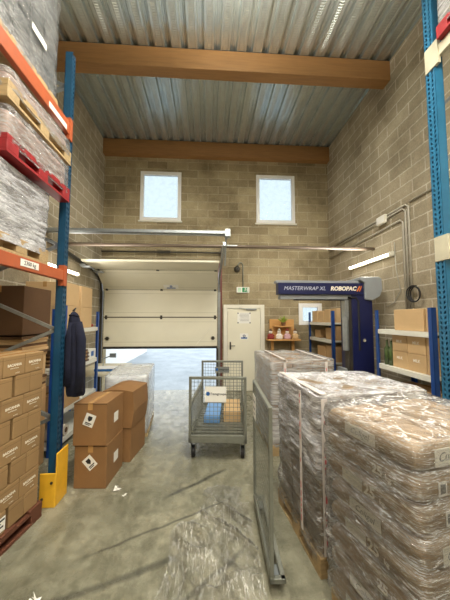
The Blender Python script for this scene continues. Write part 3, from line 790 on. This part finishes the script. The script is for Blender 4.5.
# ------------------------------------------------------------------ mesh trolleys
def mesh_grid(m, p, ux, uz, w, h, nx, nz, r):
    p, ux, uz = Vector(p), Vector(ux), Vector(uz)
    for i in range(nx+1): m.bar(p+ux*(w*i/nx), p+ux*(w*i/nx)+uz*h, r)
    for j in range(nz+1): m.bar(p+uz*(h*j/nz), p+uz*(h*j/nz)+ux*w, r)
def caster(parent, x, y, top, rz=0, r=.055):
    e = min(.05, r*.9)
    f = MB().box(x-e, x+e, y-.05, y+.05, top-.008, top).box(x-.030, x-.024, y-.03, y+.06, r*.8, top-.008).box(x+.024, x+.030, y-.03, y+.06, r*.8, top-.008).build('caster', GALV, parent)
    MB().tube([(x-.02, y+.02, r), (x+.02, y+.02, r)], r, 18).build('wheel', BLACK, f)
    MB().tube([(x-.034, y+.02, r), (x+.034, y+.02, r)], .012, 8).build('axle', GALV, f)
def panel(parent, name, p, ux, w, z0, z1, mat, cell=.05, fr=.032, wire=.0045):
    m = MB(); p = Vector(p); ux = Vector(ux); U = Vector((0, 0, 1))
    a, b_ = p+U*z0, p+U*z1
    m.bar(a, b_, fr).bar(a+ux*w, b_+ux*w, fr).bar(a-ux*fr/2, a+ux*(w+fr/2), fr).bar(b_-ux*fr/2, b_+ux*(w+fr/2), fr)
    o = m.build(name, mat, parent, bevel=.004)
    m = MB(); mesh_grid(m, a, ux, U, w, z1-z0, max(2, round(w/cell)), max(2, round((z1-z0)/cell)), wire)
    m.build('wire_mesh', mat, o); return o
tr = thing('mesh_trolley', 'grey wire mesh platform trolley standing in front of the loading door', 'trolley', (.185, 4.06, 0), R(-5.5))
w, l_ = .71, 1.33
m = MB().box(-w/2, w/2, -l_/2, -l_/2+.04, .21, .27).box(-w/2, w/2, l_/2-.04, l_/2, .21, .27).box(-w/2, -w/2+.04, -l_/2, l_/2, .21, .27).box(w/2-.04, w/2, -l_/2, l_/2, .21, .27)
m.build('base_frame', STEEL, tr, bevel=.004)
m = MB()
for i in range(12): m.box(-w/2+.04, w/2-.04, -l_/2+.06+i*.103, -l_/2+.12+i*.103, .245, .268)
m.build('deck', STEEL, tr)
fp = panel(tr, 'end_panel', (-w/2+.016, -l_/2+.016, 0), (1, 0, 0), w-.032, .285, .985, STEEL)
bp = panel(tr, 'end_panel', (-w/2+.016, l_/2-.016, 0), (1, 0, 0), w-.032, .285, .985, STEEL)
panel(tr, 'side_panel', (-w/2+.016, -l_/2+.05, 0), (0, 1, 0), l_-.1, .29, .66, STEEL)
panel(tr, 'side_panel', (w/2-.016, -l_/2+.05, 0), (0, 1, 0), l_-.1, .29, .66, STEEL)
sg = bx(-.155, .105, -l_/2-.006, -l_/2-.002, .70, .885).build('sign', PAPER, tr)
MB().tube([(-.118, -l_/2-.0062, .80), (-.118, -l_/2-.008, .80)], .024, 18).build('sign_logo', BINK, sg)
text('Transgroupe', .038, INK, sg, facing('-Y', (.004, -l_/2-.0065, .797)), 'sign_lettering', .0005, .2)
sg = bx(-.12, .12, l_/2-.042, l_/2-.036, .80, .90).build('sign', M('sign_grey', srgb(120, 122, 116), .5), tr)
MB().tube([(-.09, l_/2-.0425, .855), (-.09, l_/2-.045, .855)], .022, 18).build('sign_logo', BINK, sg)
text('Transgroupe', .034, INK, sg, facing('-Y', (.02, l_/2-.043, .853)), 'sign_lettering', .0005, .2)
for sx in (-1, 1):
    for sy in (-1, 1): caster(tr, sx*(w/2-.05), sy*(l_/2-.09), .21, 0, .07)
pk = tag(bx(-.22, .0, -.34, .26, 0, .10).build('flat_package', GINGHAM, bevel=.01, loc=(.20, 4.20, .270), rz=R(-5.5)), 'flat light blue package lying on the mesh trolley deck', 'package')
pk2 = tag(bx(-.14, .10, -.30, .34, 0, .14).build('flat_package', CARDK, bevel=.008, loc=(.39, 4.20, .270), rz=R(-5.5)), 'flat tan carton lying beside the blue package on the trolley', 'package')

t2 = thing('mesh_trolley', 'tall narrow mesh sided trolley parked against the wrapped pallets', 'trolley', (.458, 2.19, 0), R(-2.2))
l2 = .82; w2 = .10
m = MB().box(-w2/2, -w2/2+.03, -l2/2, l2/2, .07, .10).box(w2/2-.03, w2/2, -l2/2, l2/2, .07, .10).box(-w2/2, w2/2, -l2/2, -l2/2+.03, .07, .10).box(-w2/2, w2/2, l2/2-.03, l2/2, .07, .10)
m.build('base_frame', STEEL, t2, bevel=.003)
panel(t2, 'side_panel', (-w2/2+.014, -l2/2+.014, 0), (0, 1, 0), l2-.028, .11, 1.13, STEEL, .05, .026, .0024)
sgn = bx(-w2/2-.006, -w2/2-.003, .18, .33, .84, 1.04).build('sign', PAPER, t2)
MB().box(-w2/2-.0072, -w2/2-.006, .21, .30, .98, .995).box(-w2/2-.0072, -w2/2-.006, .21, .30, .92, .935).box(-w2/2-.0072, -w2/2-.006, .21, .28, .88, .89).build('sign_lettering', GINK, sgn)
for sy in (-1, 1): caster(t2, 0, sy*(l2/2-.09), .07, 0, .026)

# ------------------------------------------------------------------ wrapped pallets on the right
PT = M('tape_white', srgb(208, 200, 194), .4); PBR = M('strap_brown', srgb(120, 70, 48), .5)
wrapped('wrapped_pallet', 'wrapped square pallet load standing farthest back beside the white door', (1.215, 4.02, 0), .86, 1.06, 1.18, GOODSB, FILMH, WOODP, R(2), seed=31, amp=.014,
        tapes=(('front', -.25, .035, PT), ('front', .30, .035, PT)), boxes=(3, 4, 6), group='wrapped pallets on the floor')
wrapped('wrapped_pallet', 'wrapped pallet load with red printed tape between the sacks and trolley', (1.157, 2.305, 0), .90, .78, 1.185, GOODSK, FILMS, WOODP, R(6), seed=37, amp=.018,
        tapes=(('front', -.405, .045, PT), ('side', -.15, .03, PT)), boxes=(3, 3, 7), low=(.62, FILMC), ridge=.012, group='wrapped pallets on the floor')

# ------------------------------------------------------------------ sacks (front right)
def sack_mesh(w, l, h, seed):
    mb = MB(); nu, nv = 20, 34; top, bot = [], []
    for i in range(nu+1):
        tr_, br_ = [], []
        for j in range(nv+1):
            u, v_ = -1+2*i/nu, -1+2*j/nv
            u = math.copysign(1-(1-abs(u))**1.7, u); v_ = math.copysign(1-(1-abs(v_))**1.7, v_)
            f = max(0, 1-abs(u)**8)**.42*max(0, 1-abs(v_)**14)**.42
            q = noise.noise(Vector((u*2.2+seed, v_*4, 1)))*.014*f + noise.noise(Vector((u*5+seed, v_*11, 2)))*.010*f
            corner = 1-.035*abs(u)**6*abs(v_)**6
            x, y = u*w/2*corner*(1-.015*noise.noise(Vector((v_*3, seed, 0)))), v_*l/2*corner
            edge = (i in (0, nu) or j in (0, nv))
            tv = mb.bm.verts.new((x, y, h/2*(1+f)-abs(q)*.8 if not edge else h/2)); tr_.append(tv)
            br_.append(tv if edge else mb.bm.verts.new((x, y, h/2*(1-f)+abs(q)*.3)))
        top.append(tr_); bot.append(br_)
    for i in range(nu):
        for j in range(nv):
            mb.bm.faces.new((top[i][j], top[i+1][j], top[i+1][j+1], top[i][j+1]))
            q = [bot[i][j], bot[i][j+1], bot[i+1][j+1], bot[i+1][j]]
            if len(set(q)) == 4 and set(q) != {top[i][j], top[i+1][j], top[i+1][j+1], top[i][j+1]}:
                mb.bm.faces.new(q)
    return mb
ths = R(14.5); A = Vector((.88, 1.13, 0))
def sl(x, y, z=0): return (A.x+x*math.cos(ths)-y*math.sin(ths), A.y+x*math.sin(ths)+y*math.cos(ths), z)
SW, SL, SH, NL = .375, .57, .1305, 8
pallet('pallet', 'pale wooden pallet on the floor under the kraft sacks', sl(.385, .285), .77, .57, WOODP, ths)
BR = M('sack_brand_label', srgb(216, 212, 196), .6, var=.03)
def sack_proto(kind, seed):
    o = sack_mesh(SW, SL, SH, seed).build('sack', SACK, smooth=True)
    tag(o, 'x', 'sack', 'kraft paper sacks stacked on the front right pallet')
    zc = SH/2
    if kind == 0:      # brand label wrapped on the near end
        plate(.20, .075, BR, o, facing('-Y', (.02, -SL/2-.001, zc)), 'label')
        text('Culabia', .054, GINK, o, facing('-Y', (.02, -SL/2-.0035, zc)), 'lettering', .0, .3)
        plate(.20, .06, BR, o, facing('-X', (-SW/2-.001, .02, zc)), 'label')
        text('Coligel', .044, GINK, o, facing('-X', (-SW/2-.0035, .02, zc)), 'lettering', .0, .3)
    elif kind == 1:    # weight mark
        text('25', .06, WINK, o, facing('-X', (-SW/2-.001, -SL/2+.20, zc)), 'lettering', .002)
        text('kg', .035, WINK, o, facing('-X', (-SW/2-.001, -SL/2+.14, zc-.01)), 'small_lettering', .001)
        pt = plate(.05, .06, PAPER, o, facing('-Y', (-.04, -SL/2-.001, zc)), 'label')
        bx(-.016, .016, -.02, .02, .002, .003).build('label_print', GINK, pt)
    else:
        text('25', .07, WINK, o, facing('-X', (-SW/2-.001, -SL/2+.25, zc)), 'lettering', .002)
        text('kg', .032, WINK, o, facing('-X', (-SW/2-.001, -SL/2+.175, zc-.01)), 'small_lettering', .001)
        plate(.14, .06, BR, o, facing('-X', (-SW/2-.001, .08, zc)), 'label')
        pt = plate(.05, .06, PAPER, o, facing('-Y', (.0, -SL/2-.001, zc)), 'label')
        bx(-.016, .016, -.02, .02, .002, .003).build('label_print', GINK, pt)
    return o
SP = [sack_proto(i, 3.3*i+1) for i in range(3)]
ROWN = ['bottom', 'second', 'third', 'fourth', 'fifth', 'sixth', 'seventh', 'topmost']; COLN = ['column beside the mesh trolley', 'column away from the mesh trolley']
seq = [2, 0, 1, 2, 0, 2, 1, 0]; su = set()
for r_ in range(NL):
    for c in range(2):
        k = seq[r_] if c == 0 else (seq[r_]+c) % 3
        jx, jy = (random.uniform(-.012, .008) if c == 0 else random.uniform(-.003, .003)), random.uniform(-.010, .010)
        lc = sl(.19+c*.389+jx, .285+jy, .1305+r_*(SH+.001)); rz = ths+random.uniform(-.006, .006)
        lab = 'kraft sack in the %s layer, %s' % (ROWN[r_], COLN[c])
        if k not in su: su.add(k); o = SP[k]; o.location = lc; o.rotation_euler.z = rz; o['label'] = lab
        else: copy_thing(SP[k], lc, rz, lab)
ff = thing('stretch_film', 'loose clear stretch film wound round the kraft sack pallet', 'stretch film', sl(.385, .285), ths)
MB().loft(wrap_shell(.83, .63, .135, .13+NL*(SH+.001)+.014, .012, 51, 36, 170, layer=.012, tsag=0., ridge=.010), caps=False).build('film_skin', FILMD, ff, smooth=True)

# crumpled film on the floor between the trolley and the camera
mb = MB(); nx, ny = 100, 170; vv = []
for i in range(nx+1):
    row = []
    for j in range(ny+1):
        u, v_ = i/nx, j/ny
        x = -.38+1.02*u + .06*noise.noise(Vector((0, v_*5, 4))) ; y = 1.05+1.85*v_+.06*noise.noise(Vector((u*5, 0, 7)))
        e = min(u, 1-u, v_, 1-v_)*5; e = min(1, e)
        p = Vector((x*.8+y*.6, -x*.6+y*.8, 0))
        z = .004+e*(.06*(1-abs(noise.noise(Vector((p.x*6, p.y*2.2, 1)))*2))**3*1.0 + .04*abs(noise.noise(Vector((p.x*14, p.y*7, 5)))))
        row.append(mb.bm.verts.new((x, y, max(.003, z))))
    vv.append(row)
for i in range(nx):
    for j in range(ny):
        q = (vv[i][j], vv[i+1][j], vv[i+1][j+1], vv[i][j+1])
        cx_, cy_ = (q[0].co.x-.16)/.50, (q[0].co.y-1.95)/.92
        keep = cx_*cx_+cy_*cy_ < .92+.9*noise.noise(Vector((q[0].co.x*4, q[0].co.y*3, 12)))
        if keep and not any(v.co.x > .375 and v.co.y > 1.70 for v in q): mb.bm.faces.new(q)
for v in [v for v in mb.bm.verts if not v.link_faces]: mb.bm.verts.remove(v)
tag(mb.build('stretch_film', FILMF, smooth=True), 'crumpled clear stretch film lying on the floor before the mesh trolley', 'stretch film')

# ------------------------------------------------------------------ pallet wrapping machine
rb = thing('pallet_wrapper', 'navy and grey pallet wrapping machine with lettered overhead arm', 'wrapping machine', (2.53, 4.42, 0))
bx(-.17, .18, -.10, .30, .06, 2.22).build('mast', NAVY, rb, bevel=.01)
bx(-.25, .26, -.15, .50, 0, .06).build('base', MGREY, rb, bevel=.006)
bx(-.23, -.17, -.08, .06, .06, 2.08).build('carriage_rail', DSTEEL, rb)
m = MB().box(-.29, -.23, -.10, .02, 1.7, 2.02).tube([(-.27, -.06, 1.2), (-.27, -.06, 1.75)], .05, 14); m.build('film_carriage', GALV, rb)
arm = bx(-1.40, .02, -.12, .04, 2.11, 2.30).build('arm', NAVY, rb, bevel=.006)
bx(-1.42, .02, -.06, .10, 2.30, 2.345).build('arm_cover', MGREY, rb, bevel=.006)
bx(-1.36, -.10, -.08, .06, 2.035, 2.108).build('arm_rail', MGREY, rb, bevel=.004)
bx(-1.10, -.20, -.085, .062, 2.02, 2.034).build('arm_belt', BLACK, rb)
MB().tube([(-.20, -.09, 2.06), (-.10, -.09, 2.06), (-.06, -.09, 2.0), (-.06, -.09, 1.2)], .022, 10).build('cable_chain', BLACK, rb)
text('MASTERWRAP XL', .088, M('ink_pale', srgb(186, 190, 206), .5), arm, facing('-Y', (-.965, -.1215, 2.205)), 'lettering', 0, .25)
text('ROBOPAC', .092, WINK, arm, facing('-Y', (-.32, -.1215, 2.205)), 'lettering', .004, .2)
MB().bar((-.09, -.122, 2.16), (-.04, -.122, 2.25), .02, .002, up=(0, 1, 0)).bar((-.05, -.122, 2.16), (-.01, -.122, 2.25), .014, .002, up=(0, 1, 0)).build('arm_emblem', M('ink_orange', srgb(222, 120, 50), .5), arm)
pts = [(.04, 2.03), (.16, 2.01), (.29, 2.08), (.34, 2.20), (.33, 2.38), (.28, 2.41), (-.04, 2.40), (-.04, 2.35), (.04, 2.30)]
MB().loft([[Vector((x, -.14, z)) for x, z in pts], [Vector((x, .34, z)) for x, z in pts]]).build('motor_housing', MGREY, rb, bevel=.015)
MB().tube([(.02, -.115, 1.36), (.02, -.10, 1.36)], .022, 14).build('stop_button', CREAM, rb)
rd = bx(-.30, -.24, -.03, .20, .06, .9).build('side_cover', MGREY, rb, bevel=.006)

# ------------------------------------------------------------------ shelves goods: right units
GR1 = 'cartons on the shelving beside the right rack upright'; GR2 = 'cartons on the corner shelving behind the wrapping machine'
a = carton('carton', 'tan carton on the top right shelf below the cable coil', (2.72, 3.27, 1.566), .44, .50, .27, CARDK, 0, GR1)
carton('carton', 'tan carton at the near end of the top right shelf', (2.72, 2.945, 1.566), .44, .08, .26, CARDK, 0, GR1)
for zz, nm in ((1.076, 'lower'), (1.290, 'upper')):
    for yy, ln, q in ((3.455, .27, 'left'), (3.165, .29, 'middle'), (2.957, .10, 'near end')):
        o = carton('carton', '%s %s tan carton of the block on the middle right shelf' % (nm, q), (2.72, yy, zz), .42, ln, .212, CARDK, 0, GR1)
        if ln > .2: text('MILK', .05, WINK, o, facing('-X', (-.211, 0, .13)), 'lettering', .001)
        else: text('MILK', .06, WINK, o, facing('-Y', (0, -ln/2-.001, .12)), 'lettering', .001)
carton('carton', 'tan carton on the low right shelf beneath the carton block', (2.72, 3.15, .521), .42, .42, .36, CARD, 0, GR1)
carton('carton', 'second tan carton on the low right shelf, nearer the machine', (2.72, 3.58, .521), .42, .40, .30, CARD, 0, GR1)
for k in range(4):
    bt = tag(MB().tube([(0,0,0), (0,0,.22), (0,0,.26), (0,0,.34)], [.038, .038, .014, .013], 14).build('bottle', M('bottle_green', srgb(74, 92, 52), .15), smooth=True, loc=(2.53+.10*(k % 2), 3.64+.09*(k//2), 1.076)),
        'dark green bottle on the middle right shelf, %s' % ['front left', 'back left', 'front beside the post', 'back beside the post'][k], 'bottle', 'green bottles on the middle right shelf')
    MB().tube([(0,0,.34), (0,0,.355)], .015, 10).build('cap', CREAM, bt)
bxs = [(6.28, .30, .26, 1.636), (5.98, .26, .24, 1.636), (5.70, .25, .28, 1.636), (5.43, .26, .29, 1.636)]
for k, (yy, ln, hh, zz) in enumerate(bxs):
    carton('carton', 'tan carton on the top corner shelf, %s from the end wall' % ['first', 'second', 'third', 'fourth'][k], (2.70+.02*k, yy, zz), .38, ln-.01, hh, CARDK, 0, GR2)
for k, (yy, ln, hh) in enumerate(((6.2, .3, .18), (5.62, .28, .24), (5.36, .18, .28))):
    carton('carton', 'tan carton on the middle corner shelf, %s from the end wall' % ['first', 'second', 'third'][k], (2.74, yy, 1.281), .4, ln, hh, CARD, 0, GR2)
for k, (yy, ln, hh) in enumerate(((5.48, .4, .30), (5.95, .4, .27))):
    carton('carton', 'brown carton on the low corner shelf, %s' % ['at the near end', 'at its middle'][k], (2.72, yy, .851), .42, ln, hh, CARD, 0, GR2)

# ------------------------------------------------------------------ wooden stand with plant and dolls
st = thing('wooden_stand', 'small pine stand with ledge against the end wall by the door', 'stand', (1.78, 6.4, 0))
bx(-.30, .30, .09, .12, 1.26, 1.70).build('back_board', PINE, st, bevel=.004)
bx(-.39, .38, -.16, .12, 1.20, 1.235).build('ledge', PINE, st, bevel=.004)
for x in (-.28, .22): bx(x, x+.06, .02, .08, 0, 1.20).build('leg', PINE, st)
bx(-.30, .30, .03, .07, .70, .78).build('stretcher', PINE, st)
bx(-.22, .22, -.10, .09, 1.52, 1.545).build('bracket_shelf', PINE, st)
pn = thing('potted_plant', 'small green plant in a brown pot on top of the pine stand', 'plant', (1.78, 6.35, 1.546))
MB().tube([(0,0,0), (0,0,.08)], [.04, .055], 14).build('pot', TERRA, pn)
m = MB()
for k in range(46):
    a = random.uniform(0, 6.28); t = random.uniform(.2, 1.2); L = random.uniform(.10, .21); d = Vector((math.cos(a)*math.sin(t), math.sin(a)*math.sin(t)*.5, math.cos(t)))
    b0 = Vector((0, 0, .07)); tip = b0+d*L; sd = d.cross(Vector((0,0,1))).normalized()*.016; md = b0+d*L*.6+Vector((0,0,.012))
    m.quad(b0, md+sd, tip, md-sd)
m.build('leaves', LEAF, pn, solid=.001)
def doll(label, loc, c, hat):
    r = thing('doll', label, 'doll', loc, 0, 'dolls on the pine stand')
    MB().loft([[Vector((rr*math.cos(2*math.pi*k/14), rr*.8*math.sin(2*math.pi*k/14), z)) for k in range(14)] for z, rr in ((0, .075), (.03, .085), (.09, .06), (.13, .035))]).build('dress', c, r, smooth=True)
    MB().blob((0, 0, .165), .042, .042, .045).build('head', CREAMF, r, smooth=True)
    MB().tube([(0, 0, .19), (.005, 0, .23), (.02, 0, .26)], [.042, .025, .006], 12).build('hat', hat, r, smooth=True)
    for s_ in (-1, 1): MB().tube([(s_*.03, 0, .12), (s_*.08, -.03, .07)], [.018, .012], 8).build('arm', c, r, smooth=True)
doll('cream doll with pale hat sitting left on the pine ledge', (1.67, 6.33, 1.236), CREAMF, CREAM)
doll('pink doll with red hat sitting right on the pine ledge', (1.86, 6.33, 1.236), PINK, REDF)
doll('small dark red doll at the left end of the pine ledge', (1.475, 6.36, 1.236), REDF, TERRA)
doll('tan doll at the right end of the pine ledge', (2.06, 6.36, 1.236), CARDK, TERRA)

# ------------------------------------------------------------------ wall fittings
ex = thing('exit_sign', 'green and white emergency exit sign above the white door', 'exit sign', (.845, YB-.035, 2.41))
bx(-.155, .155, 0, .034, -.07, .07).build('body', PAPER, ex, bevel=.006)
bx(-.02, .125, -.002, 0, -.055, .055).build('sign_face', GREEN, ex)
fg = MB(); fg.tube([(.055, -.003, .034), (.055, -.005, .034)], .012, 12)
fg.bar((.052, -.003, .02), (.045, -.003, -.012), .014, .002, up=(0, 1, 0)).bar((.045, -.003, -.012), (.07, -.003, -.03), .009, .002, up=(0, 1, 0)).bar((.045, -.003, -.012), (.022, -.003, -.036), .009, .002, up=(0, 1, 0)).bar((.052, -.003, .014), (.082, -.003, .002), .008, .002, up=(0, 1, 0))
fg.box(.092, .115, -.003, -.002, -.045, .045)
fg.build('running_figure', PAPER, ex)
bx(-.125, -.05, -.002, 0, -.05, .05).build('sign_face', M('sign_pale', srgb(186, 214, 190), .4), ex)
cd = tag(MB().tube([(.845, YB-.02, 2.48), (.845, YB-.02, 3.02), (.815, YB-.02, 3.08), (.76, YB-.02, 3.08), (.73, YB-.02, 3.03), (.71, YB-.02, 3.0)], .014, 8).build('conduit', STEEL, smooth=True), 'thin grey conduit rising from the exit sign to the alarm bell', 'conduit')
bl = thing('alarm_bell', 'small round dark alarm bell on the end wall above the exit sign', 'bell', (.70, YB, 2.92))
MB().tube([(0, -.002, 0), (0, -.06, 0), (0, -.085, 0)], [.075, .07, .03], 20).build('gong', DSTEEL, bl, smooth=False)
MB().tube([(0, -.085, 0), (0, -.10, 0)], .018, 12).build('hub', BLACK, bl)

TUBE = EM('tube_glow', (1., .93, .78), 5.0)
def batten(label, x, y0, y1, z, sgn):
    r = thing('tube_lamp', label, 'lamp', (x, (y0+y1)/2, z)); L = (y1-y0)/2
    bx(min(0, sgn*.05), max(0, sgn*.05), -L, L, -.03, .04).build('housing', WHITE, r, bevel=.004)
    MB().tube([(sgn*.075, -L+.02, 0), (sgn*.075, L-.02, 0)], .022, 12).build('tube', TUBE, r, smooth=True)
    for s_ in (-1, 1): bx(min(sgn*.03, sgn*.1), max(sgn*.03, sgn*.1), s_*L-.02, s_*L+.02, -.035, .03).build('end_cap', WHITE, r)
    return r
batten('lit fluorescent tube lamp on the right block wall above the shelving', XR-.001, 4.18, 5.46, 2.77, -1)
batten('lit fluorescent tube lamp on the left wall behind the rack upright', XL+.001, 3.95, 5.25, 2.55, 1)

def alight(name, loc, sx, sy, power, color, rot):
    ld = bpy.data.lights.new(name, 'AREA'); ld.shape = 'RECTANGLE'; ld.size = sx; ld.size_y = sy; ld.energy = power; ld.color = color
    o = bpy.data.objects.new(name, ld); COL.objects.link(o); o.location = loc; o.rotation_euler = rot; return o
WARM = (1., .94, .84)
alight('tube_light', (XR-.13, 4.82, 2.77), .06, 1.2, 20, WARM, (0, R(90), 0))
alight('tube_light', (XL+.13, 4.6, 2.55), .06, 1.2, 16, WARM, (0, R(-90), 0))
# added fill lamps, built as suspended fittings out of view above the camera
for (x, y, pw, wh) in ((.3, 2.1, 105, 'nearest the brown beam'), (1.6, .6, 70, 'above the kraft sacks'), (.3, -.9, 75, 'over the camera'), (-.9, -2.8, 70, 'toward the rear left'), (1.4, -3.6, 70, 'toward the rear right')):
    r = thing('added_fill_lamp', 'added unseen fill lamp hung overhead, ' + wh, 'lamp', (x, y, 5.45))
    bx(-.12, .12, -.75, .75, 0, .03).build('housing', WHITE, r, bevel=.006)
    bx(-.10, .10, -.73, .73, -.004, 0).build('diffuser', TUBE, r)
    for s_ in (-.6, .6): MB().tube([(0, s_, .03), (0, s_, .585)], .005, 6).build('suspension_wire', DSTEEL, r)
    alight('fill_light', (x, y, 5.43), .2, 1.46, pw, WARM, (0, 0, 0))
    alight('fill_uplight', (x, y, 5.50), .2, 1.46, pw*.8, WARM, (R(180), 0, 0))

# conduits on the right wall
PIPE = M('conduit_pale', srgb(178, 172, 156), .45)
xw = XR-.022
GP = 'grey conduits on the right wall'
for k, (yy, zt) in enumerate(((3.82, 3.46), (3.885, 3.42), (3.945, 3.26))):
    pts = [(xw, yy, 1.85), (xw, yy, zt-.05), (xw, yy+.05, zt), (xw, 6.5, zt-.03*k)]
    tag(MB().tube(pts, .016, 8).build('conduit', PIPE, smooth=True), ['grey conduit nearest the rack, turning along the right wall at its top', 'middle grey conduit turning along the right wall toward the corner', 'shortest grey conduit turning along the right wall below the others'][k], 'conduit', GP)
tag(MB().tube([(xw, 3.79, 3.47), (xw+.003, -3, 3.47)], .013, 8).build('wall_mounted_conduit', PIPE, smooth=True), 'single thin conduit running along the right wall behind the rack upright', 'conduit', GP)
jb = thing('mounted_junction_box', 'white junction box on the conduits of the right wall', 'junction box', (XR-.06, 4.38, 3.40))
bx(-.03, .018, -.11, .11, -.07, .07).build('body', WHITE, jb, bevel=.006)
bx(-.036, -.03, -.10, .10, -.06, .06).build('lid', PAPER, jb, bevel=.003)
cc = thing('hanging_cable_coil', 'black cable coil hanging on the conduits of the right wall', 'cable coil', (XR-.07, 3.70, 2.07))
for k in range(3): MB().ring((-.012*k, .004*k, 0), (1, .1*k-.1, .06*k), .105+.004*k, .009, 28, 8).build('loop', BLACK, cc, smooth=True)
bx(-.045, .02, -.012, .012, .095, .125).build('hook', DSTEEL, cc)
tag(MB().tube([(xw-.004, 4.15, 2.95), (xw-.004, 4.13, 2.5), (xw-.004, 4.05, 2.15), (xw-.004, 4.2, 1.98), (xw-.004, 4.38, 1.92)], .008, 8).build('cable', M('cable_grey', srgb(170, 166, 152), .5), smooth=True), 'loose grey cable hanging down the right wall beside the conduits', 'cable')

# ------------------------------------------------------------------ right rack
rr = thing('pallet_rack', 'bright blue perforated pallet rack at the right photo edge', 'pallet rack', (0, 0, 0))
for y0 in (2.48, -.25):
    m = MB(); upright_mesh(m, 2.31, 2.395, y0, y0+.12, 5.3, '-X'); m.build('upright', BLUER, rr, fix=False)
    m = MB(); upright_mesh(m, 2.88, 2.965, y0, y0+.12, 5.3, '+X'); m.build('upright', BLUER, rr, fix=False)
    for zz in [z_*.6+.3 for z_ in range(8)]:
        MB().bar((2.395, y0+.06, zz), (2.88, y0+.06, zz+.5), .03).build('brace', GALV, rr)
for (za, zb) in ((2.36, 2.47), (4.37, 4.49)):
    for xf in (2.335, 2.94):
        b_ = bx(xf-.02, xf+.02, -.12, 2.47, za, zb).build('beam', CREAM, rr, bevel=.006)
        bx(xf-.035, xf+.0, 2.43, 2.59, za-.07, zb+.07).build('beam_connector', CREAM, b_, bevel=.004)
wrapped('wrapped_pallet', 'film wrapped load on a red pallet high on the right rack', (2.62, 1.9, 4.492), .72, .98, .9, GOODSG, FILMH, WOODR, seed=61)

# ------------------------------------------------------------------ world, camera, view
wd = bpy.data.worlds.new('sky'); S.world = wd; wd.use_nodes = True
bg = wd.node_tree.nodes['Background']; bg.inputs['Color'].default_value = (.88, .95, 1.0, 1); bg.inputs['Strength'].default_value = 1.7
cam = bpy.data.cameras.new('camera'); co = bpy.data.objects.new('camera', cam); COL.objects.link(co)
cam.sensor_fit = 'VERTICAL'; cam.sensor_height = 24; cam.lens = 24*271.7/600; cam.clip_start = .05
co.location = (0, 0, 1.72); co.rotation_euler = (R(90+3.88), 0, R(-3.57)); S.camera = co
S.view_settings.view_transform = 'Standard'; S.view_settings.look = 'None'; S.view_settings.gamma = 1; S.view_settings.use_curve_mapping = False
S.view_settings.exposure = 0.5
